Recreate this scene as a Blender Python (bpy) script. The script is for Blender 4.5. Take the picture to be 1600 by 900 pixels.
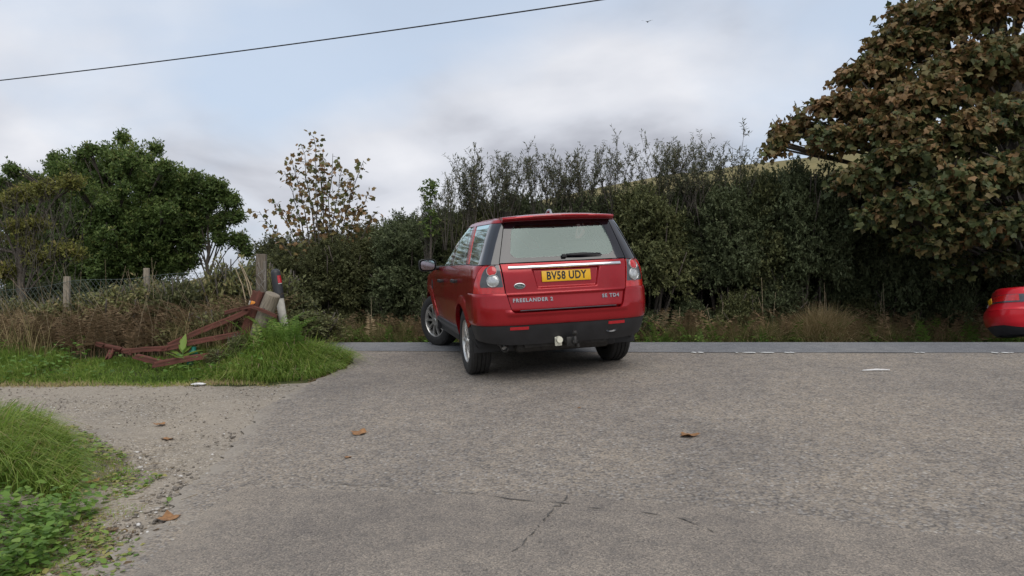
import bpy, bmesh, math, random
import numpy as np
from mathutils import Vector, Matrix, Euler

for o in list(bpy.data.objects):
    bpy.data.objects.remove(o)
scene = bpy.context.scene
COL = scene.collection
rad = math.radians

# ------------------------------------------------------------------ camera
FPX = 1190.0                      # focal length in photo pixels (1600 wide)
EYE = 1.5
cam_data = bpy.data.cameras.new("camera")
cam = bpy.data.objects.new("camera", cam_data)
COL.objects.link(cam)
cam.location = (0, 0, EYE)
cam.rotation_euler = (rad(90), 0, 0)
cam_data.sensor_width = 36.0
cam_data.lens = FPX / 1600 * 36.0
cam_data.clip_end = 3000
cam_data.clip_start = 0.05
scene.camera = cam

# ------------------------------------------------------------------ sky
SUN_EL, SUN_AZ = rad(50), rad(166)     # azimuth clockwise from +Y (north)
world = bpy.data.worlds.new("World")
scene.world = world
world.use_nodes = True
wn, wl = world.node_tree.nodes, world.node_tree.links
wn.clear()
def wnode(t, **kw):
    n = wn.new(t)
    for k, v in kw.items():
        setattr(n, k, v)
    return n
sky = wnode("ShaderNodeTexSky", sky_type='NISHITA', sun_disc=False)
sky.sun_elevation = SUN_EL
sky.sun_rotation = SUN_AZ
sky.air_density = 1.0
sky.dust_density = 1.5
tc = wnode("ShaderNodeTexCoord")
sep = wnode("ShaderNodeSeparateXYZ")
wl.new(tc.outputs["Generated"], sep.inputs[0])
zz = wnode("ShaderNodeMath", operation='ADD'); zz.inputs[1].default_value = 0.42
zabs = wnode("ShaderNodeMath", operation='ABSOLUTE')
wl.new(sep.outputs[2], zabs.inputs[0]); wl.new(zabs.outputs[0], zz.inputs[0])
dx = wnode("ShaderNodeMath", operation='DIVIDE'); dy = wnode("ShaderNodeMath", operation='DIVIDE')
wl.new(sep.outputs[0], dx.inputs[0]); wl.new(zz.outputs[0], dx.inputs[1])
wl.new(sep.outputs[1], dy.inputs[0]); wl.new(zz.outputs[0], dy.inputs[1])
comb = wnode("ShaderNodeCombineXYZ")
wl.new(dx.outputs[0], comb.inputs[0]); wl.new(dy.outputs[0], comb.inputs[1])
comb.inputs[2].default_value = 3.7
def noise(scale, detail, rough, off, dist=0.0):
    m = wnode("ShaderNodeMapping"); m.inputs["Location"].default_value = off
    wl.new(comb.outputs[0], m.inputs[0])
    n = wnode("ShaderNodeTexNoise")
    n.inputs["Scale"].default_value = scale; n.inputs["Detail"].default_value = detail
    n.inputs["Roughness"].default_value = rough; n.inputs["Distortion"].default_value = dist
    wl.new(m.outputs[0], n.inputs["Vector"])
    return n
n1 = noise(1.0, 7, 0.5, (2.1, 0.6, 0.0), 0.25)     # where cloud is
n2 = noise(1.9, 7, 0.46, (0.45, 4.2, 0.0), 0.3)     # how dark the cloud is
cov = wnode("ShaderNodeValToRGB")
cov.color_ramp.elements[0].position = 0.40; cov.color_ramp.elements[0].color = (0.12, 0.12, 0.12, 1)
cov.color_ramp.elements[1].position = 0.56; cov.color_ramp.elements[1].color = (1, 1, 1, 1)
wl.new(n1.outputs[0], cov.inputs[0])
shade = wnode("ShaderNodeValToRGB")
shade.color_ramp.elements[0].position = 0.41; shade.color_ramp.elements[0].color = (3.7, 3.85, 4.35, 1)
shade.color_ramp.elements[1].position = 0.64; shade.color_ramp.elements[1].color = (6.9, 7.0, 7.4, 1)
e = shade.color_ramp.elements.new(0.52); e.color = (5.6, 5.8, 6.35, 1)
wl.new(n2.outputs[0], shade.inputs[0])
blue = wnode("ShaderNodeMixRGB", blend_type='MIX'); blue.inputs[0].default_value = 0.75
blue.inputs[2].default_value = (5.3, 6.2, 7.5, 1)
wl.new(sky.outputs[0], blue.inputs[1])
mixc = wnode("ShaderNodeMixRGB", blend_type='MIX')
wl.new(cov.outputs[0], mixc.inputs[0]); wl.new(blue.outputs[0], mixc.inputs[1]); wl.new(shade.outputs[0], mixc.inputs[2])
bg = wnode("ShaderNodeBackground"); bg.inputs[1].default_value = 0.1
wl.new(mixc.outputs[0], bg.inputs[0])
wo = wnode("ShaderNodeOutputWorld")
wl.new(bg.outputs[0], wo.inputs[0])

# ------------------------------------------------------------------ sun (behind thin cloud)
sd = bpy.data.lights.new("sun", 'SUN')
sd.energy = 1.5; sd.angle = rad(60); sd.color = (1.0, 0.95, 0.87)
sun = bpy.data.objects.new("sun", sd); COL.objects.link(sun)
sdir = Vector((math.sin(SUN_AZ) * math.cos(SUN_EL), math.cos(SUN_AZ) * math.cos(SUN_EL), math.sin(SUN_EL)))
sun.location = sdir * 60
sun.rotation_euler = (-sdir).to_track_quat('-Z', 'Y').to_euler()

vs = scene.view_settings
vs.view_transform = 'Standard'; vs.look = 'None'; vs.gamma = 1.0; vs.exposure = 0.3
vs.use_curve_mapping = False
scene.render.engine = 'CYCLES'

# ------------------------------------------------------------------ helpers
RNG = np.random.default_rng(11)
random.seed(4)

def tag(o, label=None, cat=None, group=None, kind=None):
    if label: o["label"] = label
    if cat: o["category"] = cat
    if group: o["group"] = group
    if kind: o["kind"] = kind
    return o

def empty(name, loc=(0, 0, 0), rz=0.0, parent=None):
    o = bpy.data.objects.new(name, None)
    o.empty_display_size = 0.2
    o.location = loc; o.rotation_euler = (0, 0, rz)
    if parent: o.parent = parent
    COL.objects.link(o)
    return o

def link(name, me, mat=None, parent=None, loc=None):
    o = bpy.data.objects.new(name, me)
    if mat is not None and len(me.materials) == 0:
        me.materials.append(mat)
    if parent: o.parent = parent
    if loc is not None: o.location = loc
    COL.objects.link(o)
    return o

def mesh_np(name, V, F, tint=None, smooth=False):
    """V (n,3); F list of (m,k) int arrays"""
    V = np.asarray(V, dtype=np.float32)
    if not isinstance(F, (list, tuple)): F = [F]
    F = [np.asarray(f, dtype=np.int32) for f in F if len(f)]
    me = bpy.data.meshes.new(name)
    me.vertices.add(len(V)); me.vertices.foreach_set("co", V.ravel())
    nl = sum(f.size for f in F); nf = sum(len(f) for f in F)
    me.loops.add(nl); me.polygons.add(nf)
    me.loops.foreach_set("vertex_index", np.concatenate([f.ravel() for f in F]))
    st, t0 = [], 0
    for f in F:
        k = f.shape[1]
        st.append(t0 + np.arange(len(f)) * k); t0 += f.size
    me.polygons.foreach_set("loop_start", np.concatenate(st).astype(np.int32))
    if smooth:
        me.polygons.foreach_set("use_smooth", np.ones(nf, dtype=bool))
    if tint is not None:
        a = me.attributes.new("tint", 'FLOAT', 'POINT')
        a.data.foreach_set("value", np.asarray(tint, dtype=np.float32))
    me.update(calc_edges=True)
    return me

class Acc:
    """collects tubes, boxes and grids into ONE mesh"""
    def __init__(s): s.V = []; s.Q = []; s.T = []; s.n = 0
    def add(s, V, Q=None, T=None):
        V = np.asarray(V, float).reshape(-1, 3)
        if Q is not None and len(Q): s.Q.append(np.asarray(Q, int).reshape(-1, 4) + s.n)
        if T is not None and len(T): s.T.append(np.asarray(T, int).reshape(-1, 3) + s.n)
        s.V.append(V); s.n += len(V)
    def tube(s, pts, radii, sides=6, cap=True):
        pts = np.asarray(pts, float); m = len(pts)
        radii = np.broadcast_to(np.asarray(radii, float), (m,))
        tg = np.gradient(pts, axis=0); tg /= np.linalg.norm(tg, axis=1)[:, None] + 1e-9
        ref = np.array([0.31, 0.9, 0.27]) if abs(tg[0][2]) > 0.7 else np.array([0.05, 0.1, 1.0])
        a = np.cross(tg, ref); a /= np.linalg.norm(a, axis=1)[:, None] + 1e-9
        b = np.cross(tg, a)
        ang = np.arange(sides) * 2 * math.pi / sides
        V = pts[:, None, :] + radii[:, None, None] * (np.cos(ang)[None, :, None] * a[:, None, :] + np.sin(ang)[None, :, None] * b[:, None, :])
        i = np.arange(m - 1)[:, None] * sides; j = np.arange(sides)[None, :]; j2 = (j + 1) % sides
        Q = np.stack([i + j, i + j2, i + sides + j2, i + sides + j], -1).reshape(-1, 4)
        V = V.reshape(-1, 3); T = []
        if cap:
            V = np.vstack([V, pts[0], pts[-1]]); c0, c1 = len(V) - 2, len(V) - 1
            for k in range(sides):
                k2 = (k + 1) % sides
                T += [(c0, k2, k), (c1, (m - 1) * sides + k, (m - 1) * sides + k2)]
        s.add(V, Q, T)
    def box(s, c, size, rot=None, bevel=0.0):
        hx, hy, hz = np.asarray(size, float) / 2
        if bevel > 0:
            bm = bmesh.new(); bmesh.ops.create_cube(bm, size=1.0)
            for v in bm.verts: v.co = Vector((v.co.x * 2 * hx, v.co.y * 2 * hy, v.co.z * 2 * hz))
            bmesh.ops.bevel(bm, geom=list(bm.edges), offset=bevel, segments=2, affect='EDGES', profile=0.5)
            bm.verts.index_update()
            V = np.array([v.co[:] for v in bm.verts])
            Q = [[v.index for v in f.verts] for f in bm.faces if len(f.verts) == 4]
            T = [[v.index for v in f.verts] for f in bm.faces if len(f.verts) == 3]
            bm.free()
        else:
            V = np.array([(x, y, z) for x in (-hx, hx) for y in (-hy, hy) for z in (-hz, hz)])
            Q = [(0, 1, 3, 2), (4, 6, 7, 5), (0, 4, 5, 1), (2, 3, 7, 6), (0, 2, 6, 4), (1, 5, 7, 3)]; T = []
        if rot is not None:
            V = V @ np.array(rot.to_matrix() if hasattr(rot, "to_matrix") else rot).T
        s.add(V + np.asarray(c, float), Q, T)
    def beam(s, p0, p1, w, h, roll=0.0, bevel=0.0, bend=0.0):
        p0, p1 = Vector(p0), Vector(p1); d = p1 - p0
        q = d.to_track_quat('X', 'Z') @ Euler((roll, 0, 0)).to_quaternion()
        s.box((p0 + p1) / 2, (d.length, w, h), q, bevel)
    def grid(s, G, flip=False, closed=False):
        G = np.asarray(G, float); a, b = G.shape[:2]
        i, j = np.meshgrid(np.arange(a - 1), np.arange(b - 1), indexing='ij')
        Q = np.stack([i * b + j, i * b + j + 1, (i + 1) * b + j + 1, (i + 1) * b + j], -1).reshape(-1, 4)
        if flip: Q = Q[:, ::-1]
        s.add(G.reshape(-1, 3), Q)
    def lathe(s, prof, seg=32, axis='x', c=(0, 0, 0)):
        prof = np.asarray(prof, float)         # (m,2): axial, radial
        a = np.arange(seg) * 2 * math.pi / seg
        A = prof[:, 0][:, None] * np.ones(seg); Rr = prof[:, 1][:, None]
        u, v = Rr * np.cos(a), Rr * np.sin(a)
        G = {'x': (A, u, v), 'y': (v, A, u), 'z': (u, v, A)}[axis]
        V = np.stack(G, -1).reshape(-1, 3) + np.asarray(c, float)
        m = len(prof)
        i = np.arange(m - 1)[:, None] * seg; j = np.arange(seg)[None, :]; j2 = (j + 1) % seg
        Q = np.stack([i + j, i + j2, i + seg + j2, i + seg + j], -1).reshape(-1, 4)
        s.add(V, Q)
    def mesh(s, name, smooth=False, angle=None):
        F = []
        if s.Q: F.append(np.concatenate(s.Q))
        if s.T: F.append(np.concatenate(s.T))
        me = mesh_np(name, np.concatenate(s.V), F, None, smooth)
        if smooth and angle: me.set_sharp_from_angle(angle=rad(angle))
        return me
    def build(s, name, mat, parent=None, loc=None, smooth=False, angle=35):
        return link(name, s.mesh(name, smooth, angle), mat, parent, loc)

def basis(x, y, z, o):
    return Matrix(((x[0], y[0], z[0], o[0]), (x[1], y[1], z[1], o[1]), (x[2], y[2], z[2], o[2]), (0, 0, 0, 1)))

def sst(a, b, x):
    t = np.clip((np.asarray(x, float) - a) / (b - a), 0, 1)
    return t * t * (3 - 2 * t)

# value noise on numpy arrays (for uneven ground, edges and clump outlines)
_perm = np.random.default_rng(5).random((256, 256))
def vnoise(x, y, sc=1.0):
    x = np.asarray(x, float) * sc; y = np.asarray(y, float) * sc
    xi, yi = np.floor(x).astype(int), np.floor(y).astype(int)
    fx, fy = x - xi, y - yi
    fx, fy = fx * fx * (3 - 2 * fx), fy * fy * (3 - 2 * fy)
    g = lambda a, b: _perm[a % 256, b % 256]
    return ((g(xi, yi) * (1 - fx) + g(xi + 1, yi) * fx) * (1 - fy) + (g(xi, yi + 1) * (1 - fx) + g(xi + 1, yi + 1) * fx) * fy) * 2 - 1

# ------------------------------------------------------------------ materials
def new_mat(name):
    m = bpy.data.materials.new(name); m.use_nodes = True
    nt = m.node_tree; b = nt.nodes["Principled BSDF"]
    return m, nt, b
def setb(b, color=None, rough=None, metal=None, coat=None, spec=None, coat_rough=None):
    if color is not None: b.inputs["Base Color"].default_value = (*color, 1)
    if rough is not None: b.inputs["Roughness"].default_value = rough
    if metal is not None: b.inputs["Metallic"].default_value = metal
    if coat is not None: b.inputs["Coat Weight"].default_value = coat
    if coat_rough is not None: b.inputs["Coat Roughness"].default_value = coat_rough
    if spec is not None: b.inputs["Specular IOR Level"].default_value = spec
def ramp(nt, stops, fac=None, interp='LINEAR'):
    r = nt.nodes.new("ShaderNodeValToRGB"); cr = r.color_ramp; cr.interpolation = interp
    while len(cr.elements) < len(stops): cr.elements.new(0.5)
    for e_, (p, c) in zip(cr.elements, stops):
        e_.position = p; e_.color = (*c, 1) if len(c) == 3 else c
    if fac is not None: nt.links.new(fac, r.inputs[0])
    return r
def tex(nt, kind, scale, coord="Object", **kw):
    t = nt.nodes.new(kind); t.inputs["Scale"].default_value = scale
    for k, v in kw.items():
        if k in t.inputs: t.inputs[k].default_value = v
        else: setattr(t, k, v)
    c = nt.nodes.new("ShaderNodeTexCoord"); nt.links.new(c.outputs[coord], t.inputs["Vector"])
    return t
def mixrgb(nt, fac, a, b, mode='MIX'):
    m = nt.nodes.new("ShaderNodeMixRGB"); m.blend_type = mode
    for i, v in enumerate((fac, a, b)):
        if hasattr(v, "links") or hasattr(v, "is_linked"): nt.links.new(v, m.inputs[i])
        elif isinstance(v, (int, float)): m.inputs[i].default_value = v
        else: m.inputs[i].default_value = (*v, 1)
    return m.outputs[0]
def bump(nt, b, h, strength, dist):
    n = nt.nodes.new("ShaderNodeBump"); n.inputs["Strength"].default_value = strength; n.inputs["Distance"].default_value = dist
    nt.links.new(h, n.inputs["Height"]); nt.links.new(n.outputs[0], b.inputs["Normal"])

def plain(name, color, rough=0.5, metal=0.0, coat=0.0, spec=0.5, vary=0.12, scale=30.0, bmp=0.0):
    m, nt, b = new_mat(name); setb(b, color, rough, metal, coat, spec)
    n = tex(nt, "ShaderNodeTexNoise", scale, Detail=5)
    lo = tuple(c * (1 - vary) for c in color); hi = tuple(min(1, c * (1 + vary)) for c in color)
    r = ramp(nt, [(0.3, lo), (0.7, hi)], n.outputs[0])
    nt.links.new(r.outputs[0], b.inputs["Base Color"])
    if bmp: bump(nt, b, n.outputs[0], bmp, 0.01)
    return m

def leaf_mat(name, stops, trans=0.3, rough=0.5, spec=0.35, objvar=0.25):
    m, nt, b = new_mat(name); setb(b, None, rough, spec=spec)
    at = nt.nodes.new("ShaderNodeAttribute"); at.attribute_name = "tint"
    r = ramp(nt, stops, at.outputs["Fac"])
    oi = nt.nodes.new("ShaderNodeObjectInfo")
    hv = nt.nodes.new("ShaderNodeHueSaturation")
    mr = nt.nodes.new("ShaderNodeMapRange"); mr.inputs[3].default_value = 1 - objvar; mr.inputs[4].default_value = 1 + objvar
    nt.links.new(oi.outputs["Random"], mr.inputs[0]); nt.links.new(mr.outputs[0], hv.inputs["Value"])
    nt.links.new(r.outputs[0], hv.inputs["Color"])
    nt.links.new(hv.outputs[0], b.inputs["Base Color"])
    t = nt.nodes.new("ShaderNodeBsdfTranslucent"); nt.links.new(hv.outputs[0], t.inputs[0])
    mx = nt.nodes.new("ShaderNodeMixShader"); mx.inputs[0].default_value = trans
    nt.links.new(b.outputs[0], mx.inputs[1]); nt.links.new(t.outputs[0], mx.inputs[2])
    nt.links.new(mx.outputs[0], nt.nodes["Material Output"].inputs[0])
    return m

M = {}
def asphalt(name, tones, chip, dust=None, bstr=0.8, rough=0.85):
    m, nt, b = new_mat(name); setb(b, None, rough, spec=0.3)
    v = tex(nt, "ShaderNodeTexVoronoi", chip)
    v.inputs["Randomness"].default_value = 1.0
    sp = nt.nodes.new("ShaderNodeSeparateColor"); nt.links.new(v.outputs["Color"], sp.inputs[0])
    r = ramp(nt, tones, sp.outputs[0])
    big = tex(nt, "ShaderNodeTexNoise", 0.55, Detail=6, Roughness=0.6)
    rb = ramp(nt, [(0.28, (0.70, 0.70, 0.72)), (0.5, (0.98, 0.97, 0.96)), (0.72, (1.16, 1.12, 1.06))], big.outputs[0])
    col = mixrgb(nt, 1.0, r.outputs[0], rb.outputs[0], 'MULTIPLY')
    mid = tex(nt, "ShaderNodeTexNoise", 7.0, Detail=6, Roughness=0.7)
    rm_ = ramp(nt, [(0.3, (0.80, 0.80, 0.81)), (0.7, (1.15, 1.13, 1.09))], mid.outputs[0])
    col = mixrgb(nt, 1.0, col, rm_.outputs[0], 'MULTIPLY')
    # dark gaps between chippings
    gap = ramp(nt, [(0.0, (1.12, 1.12, 1.12)), (0.55, (0.9, 0.9, 0.9)), (0.95, (0.38, 0.38, 0.38))], v.outputs["Distance"])
    col = mixrgb(nt, 0.85, col, gap.outputs[0], 'MULTIPLY')
    if dust:
        at = nt.nodes.new("ShaderNodeAttribute"); at.attribute_name = "tint"
        nd = tex(nt, "ShaderNodeTexNoise", 16.0, Detail=9, Roughness=0.78)
        ad = nt.nodes.new("ShaderNodeMath"); ad.operation = 'ADD'
        nt.links.new(at.outputs["Fac"], ad.inputs[0]); nt.links.new(nd.outputs[0], ad.inputs[1])
        rd = ramp(nt, [(0.72, (0, 0, 0)), (1.15 if False else 1.0, (0.85, 0.85, 0.85))], ad.outputs[0])
        col = mixrgb(nt, rd.outputs[0], col, dust)
    nt.links.new(col, b.inputs["Base Color"])
    bump(nt, b, v.outputs["Distance"], bstr, -0.006)
    return m
M['lane'] = asphalt("chip_tarmac", [(0.0, (0.15, 0.14, 0.132)), (0.2, (0.225, 0.202, 0.178)), (0.5, (0.285, 0.25, 0.212)), (0.75, (0.33, 0.286, 0.236)), (0.9, (0.295, 0.278, 0.262)), (0.985, (0.35, 0.32, 0.285)), (1.0, (0.46, 0.44, 0.41))], 62, dust=(0.31, 0.275, 0.23))
M['patch'] = asphalt("fine_tarmac", [(0.0, (0.19, 0.174, 0.157)), (0.4, (0.252, 0.224, 0.195)), (0.75, (0.295, 0.257, 0.218)), (1.0, (0.365, 0.32, 0.272))], 120, dust=(0.27, 0.24, 0.20), bstr=0.4)
M['road'] = asphalt("road_tarmac", [(0.0, (0.14, 0.145, 0.155)), (0.5, (0.20, 0.205, 0.215)), (1.0, (0.27, 0.275, 0.285))], 110, bstr=0.3, rough=0.7)
M['gravel'] = asphalt("gravel", [(0.0, (0.20, 0.178, 0.15)), (0.3, (0.28, 0.245, 0.20)), (0.65, (0.34, 0.30, 0.245)), (0.95, (0.40, 0.36, 0.305)), (1.0, (0.62, 0.60, 0.57))], 80, bstr=0.6, dust=(0.33, 0.285, 0.23))

def soil_mat(name, stops, sc):
    m, nt, b = new_mat(name); setb(b, None, 0.95, spec=0.15)
    n = tex(nt, "ShaderNodeTexNoise", sc, Detail=9, Roughness=0.72)
    r = ramp(nt, stops, n.outputs[0]); nt.links.new(r.outputs[0], b.inputs["Base Color"])
    bump(nt, b, n.outputs[0], 0.8, 0.04)
    return m
M['soil'] = soil_mat("soil_and_turf", [(0.3, (0.045, 0.04, 0.022)), (0.5, (0.06, 0.075, 0.028)), (0.7, (0.11, 0.10, 0.045))], 2.2)
M['field'] = soil_mat("rough_pasture", [(0.3, (0.13, 0.12, 0.055)), (0.5, (0.20, 0.17, 0.08)), (0.7, (0.26, 0.22, 0.11))], 0.35)
M['paint_white'] = plain("worn_road_paint", (0.55, 0.55, 0.53), 0.7, vary=0.3, scale=14)
# ------------------------------------------------------------------ terrain
def lat(x): return 0.145 * np.tanh(np.asarray(x, float) / 2.2)
def crest(x): return (1.47 - lat(x)) / 0.1349
def H(x, y):
    """height of the paved surfaces: the lane climbs to the crown of a banked road"""
    x = np.asarray(x, float); y = np.asarray(y, float)
    plane = 0.03 + lat(x) + 0.0627 * np.maximum(y, -12)
    dc = crest(x); zc = 1.5 - 0.0722 * dc; v = y - dc
    road = zc - 0.105 * np.minimum(v, 5.0)
    k = 0.012
    a, b = np.clip(plane / k, -200, 200), np.clip(road / k, -200, 200)
    mn = np.minimum(a, b)
    near = k * (mn - np.log(np.exp(-(a - mn)) + np.exp(-(b - mn))))
    far = zc - 0.525 + 0.32 * sst(5.2, 7.6, v)
    return np.where(v < 5, near, far)
LE_Y = np.array([-12, 0, 3.5, 4.3, 5.3, 7.1, 8.45, 9.6, 10.8, 11.7, 12.5])
LE_X = np.array([-1.2, -1.6, -1.88, -1.99, -2.06, -2.33, -2.2, -2.03, -2.3, -2.75, -4.0])
def lane_edge(y):
    return np.interp(y, LE_Y, LE_X) + 0.06 * vnoise(y, 0 * np.asarray(y) + 3.1, 2.1) + 0.04 * vnoise(y, 0 * np.asarray(y) + 9.1, 7.0) + 0.03 * vnoise(y, 0 * np.asarray(y) + 5.1, 19.0)
def hill(x, y):
    # the hill is steep just behind the hedge, its ridge 75 m away
    r = np.interp(x, [-140, -50, -25, -12.6, 0, 12.6, 25, 45, 140], [0, 0.4, 1.2, 5.0, 8.4, 10.9, 12.9, 15.5, 22])
    return r * sst(24, 75, y) - 6.0 * sst(90, 300, y)
def Hg(x, y):
    """natural ground: the paved height plus the grassy mound, small bumps and the hill"""
    x = np.asarray(x, float); y = np.asarray(y, float)
    h = H(x, y)
    off = sst(0.05, 0.7, lane_edge(y) - x) * sst(12.6, 11.6, y)
    mound = 0.19 * np.exp(-((x + 2.82) / 0.62) ** 2 - ((y - 9.55) / 0.62) ** 2)
    bank = 0.10 * sst(8.5, 9.6, y) * sst(-2.3, -3.4, x)
    tuft = 0.16 * sst(-2.6, -3.6, x) * sst(6.6, 5.6, y) * sst(2.2, 3.6, y)
    h = h + off * (mound + bank) + tuft + 0.02 * vnoise(x, y, 1.7) * off
    return h + hill(x, y)

def pxray(px, py):
    return np.array([(px - 800) / FPX, 1.0, (450 - py) / FPX])
def on_ground(px, py, fn=H, d0=2.0, d1=16.0):
    """where the view ray of a photo pixel meets the ground"""
    d = pxray(px, py); t = np.linspace(d0, d1, 6000)
    gap = EYE + t * d[2] - fn(t * d[0], t)
    i = int(np.argmax(gap < 0)) if (gap < 0).any() else len(t) - 1
    return np.array([t[i] * d[0], t[i], float(fn(t[i] * d[0], t[i]))])
def at_px(px, py, D):
    d = pxray(px, py)
    return np.array([d[0] * D, D, EYE + d[2] * D])

def sheet(name, mat, xs, ys, fn, off, attr=None, kind="structure"):
    """xs(y)-> array of x for each row"""
    rows = [np.asarray(xs(y), float) for y in ys]
    X = np.array(rows); Y = np.repeat(np.asarray(ys)[:, None], X.shape[1], 1)
    Z = fn(X, Y) + off
    a = Acc(); a.grid(np.stack([X, Y, Z], -1))
    me = a.mesh(name, True)
    if attr is not None:
        t = me.attributes.new("tint", 'FLOAT', 'POINT'); t.data.foreach_set("value", attr(X, Y).astype(np.float32).ravel())
    o = link(name, me, mat); tag(o, kind=kind)
    return o

# the natural ground, out to the horizon: finer near the camera
gx = np.concatenate([-np.geomspace(1200, 14, 26), np.linspace(-13, 13, 131), np.geomspace(14, 1200, 26)])
gy = np.concatenate([-np.geomspace(300, 9, 12), np.linspace(-8, 18, 131), np.geomspace(18.6, 90, 40), np.geomspace(100, 1500, 14)])
def ground_h(x, y):
    h = Hg(x, y)
    near = (np.abs(x) < 60) & (y > -40)
    paved = (x > lane_edge(y) - 0.05) & (y < crest(x) + 5.0) | (np.abs(y - crest(x) - 2) < 3.1)
    return np.where(paved | ((y < 8.3) & (x > -16.5) & (x < 0) & (y > -6.5)), h - 0.09, h - 0.012)
sheet("ground", M['soil'], lambda y: gx, gy, ground_h, 0.0)

# hillside pasture behind the hedge (lies on the ground)
hx = np.linspace(-130, 150, 120)
sheet("hillside_pasture", M['field'], lambda y: hx, np.geomspace(26, 110, 60),
      lambda x, y: Hg(x, y) + 0.25 * vnoise(x, y, 0.25) + 0.15 * vnoise(x, y, 0.8), 0.25)

# gravel track on the left
def track_far(x): return 8.4 + 0.12 * vnoise(x, 0 * np.asarray(x), 1.3)
ys = np.linspace(-6, 8.45, 190)
sheet("gravel_track", M['gravel'], lambda y: np.concatenate([np.linspace(-16, -4.2, 40), np.linspace(-4.1, float(lane_edge(y)) + 0.3, 50)]),
      ys, lambda x, y: H(x, y) + 0.16 * sst(-2.6, -3.6, x) * sst(6.6, 5.6, y) * sst(2.2, 3.6, y) + 0.012 * vnoise(x, y, 2.5) + 0.006 * vnoise(x, y, 8.0), -0.004, lambda X, Y: 0.30 + 0.16 * vnoise(X, Y, 1.1) + 0.1 * vnoise(X, Y, 3.0))

# chip-sealed lane
def lane_near_edge_road(x): return crest(x) - 0.95
ys = np.concatenate([np.linspace(-12, 1.5, 30), np.linspace(1.6, 12.0, 460)])
def lane_attr(X, Y):
    d = X - lane_edge(Y)[:, :] if np.ndim(Y) == 2 else X - lane_edge(Y)
    e_ = np.exp(-np.maximum(d, 0) / 0.20) * 0.42 * (1 + 0.5 * vnoise(X, Y, 5.0))
    wash = 0.10 * np.exp(-((Y - 5.0) / 2.2) ** 2) * np.exp(-((X + 0.8) / 1.6) ** 2)
    return e_ + wash
def lane_x(y):
    e0 = float(lane_edge(y))
    return np.concatenate([e0 + np.linspace(0, 1.0, 26), np.linspace(e0 + 1.1, 16, 70)])
sheet("lane", M['lane'], lane_x, ys, lambda x, y: H(x, y) + 0.004 * vnoise(x, y, 1.4) * (y < 9) - 0.05 * sst(-0.75, -0.45, y - crest(x)), 0.012, lane_attr)

# main road (banked away from the camera)
rx = np.concatenate([np.linspace(-60, -8, 40), np.linspace(-7.8, 14, 110), np.linspace(15, 60, 30)])
def road_sheet(name, mat, v0, v1, nv, off):
    X = np.repeat(rx[None, :], nv, 0)
    v = np.linspace(v0, v1, nv)[:, None]
    Y = crest(X) + v
    a = Acc(); a.grid(np.stack([X, Y, H(X, Y) + off], -1))
    return tag(link(name, a.mesh(name, True), mat), kind="structure")
road_sheet("main_road", M['road'], -0.95, 4.95, 60, 0.017)

# worn smoother patch of tarmac in the foreground
def patch_far(x): return np.interp(x, [-2.2, -1.1, 0.5, 1.5, 2.6], [4.85, 4.62, 4.22, 3.75, 3.2]) + 0.03 * vnoise(x, 0 * np.asarray(x) + 4, 5)
px_ = np.linspace(-1.75, 2.6, 110)
V = np.linspace(0, 1, 50)[:, None]
Xp = np.repeat(px_[None, :], 50, 0); Yp = -3 + V * (patch_far(px_)[None, :] + 3)
Xp = np.where(True, np.maximum(Xp, lane_edge(Yp) + 0.12 + 0.002 * (Xp + 1.75)), Xp)
a = Acc(); a.grid(np.stack([Xp, Yp, H(Xp, Yp) + 0.004 * vnoise(Xp, Yp, 1.4) + 0.0165], -1))
me = a.mesh("tarmac_patch", True)
t_ = me.attributes.new("tint", 'FLOAT', 'POINT')
t_.data.foreach_set("value", (0.42 * np.exp(-(Xp - lane_edge(Yp)) / 0.3) + 0.12).astype(np.float32).ravel())
tag(link("tarmac_patch", me, M['patch']), kind="structure")

# cracks: narrow strips of dark fill, 1-2 cm wide with uneven edges
M['crack'] = plain("crack_fill", (0.085, 0.078, 0.07), 0.95, vary=0.5, scale=60)
def crack(pts, w, name):
    pts = np.array(pts, float); t = np.linspace(0, 1, 70)
    s = np.linspace(0, 1, len(pts))
    X = np.interp(t, s, pts[:, 0]) + 0.02 * vnoise(t * 31, t * 0 + w * 97, 1.0); Y = np.interp(t, s, pts[:, 1]) + 0.02 * vnoise(t * 27, t * 0 + 5, 1.0)
    d = np.stack([np.gradient(X), np.gradient(Y)], 1); d /= np.linalg.norm(d, axis=1)[:, None]
    ww = w * np.clip(0.35 + 0.9 * vnoise(t * 40, t * 0 + 2, 1.0), 0.02, 1.3)
    L = np.stack([X - d[:, 1] * ww, Y + d[:, 0] * ww], 1); R_ = np.stack([X + d[:, 1] * ww, Y - d[:, 0] * ww], 1)
    G = np.stack([L, R_], 1); Z = H(G[..., 0], G[..., 1]) + 0.004 * vnoise(G[..., 0], G[..., 1], 1.4) + 0.0205
    a = Acc(); a.grid(np.concatenate([G, Z[..., None]], -1), flip=True)
    return tag(link(name, a.mesh(name), M['crack']), kind="structure")
cp = [on_ground(*p)[:2] for p in [(890, 776), (868, 800), (840, 830), (803, 868)]]
crack(cp, 0.006, "road_crack")
cp = [on_ground(*p)[:2] for p in [(480, 755), (640, 766), (760, 780), (850, 789), (960, 800), (1060, 816), (1130, 838)]]
crack(cp, 0.005, "road_crack")

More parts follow.
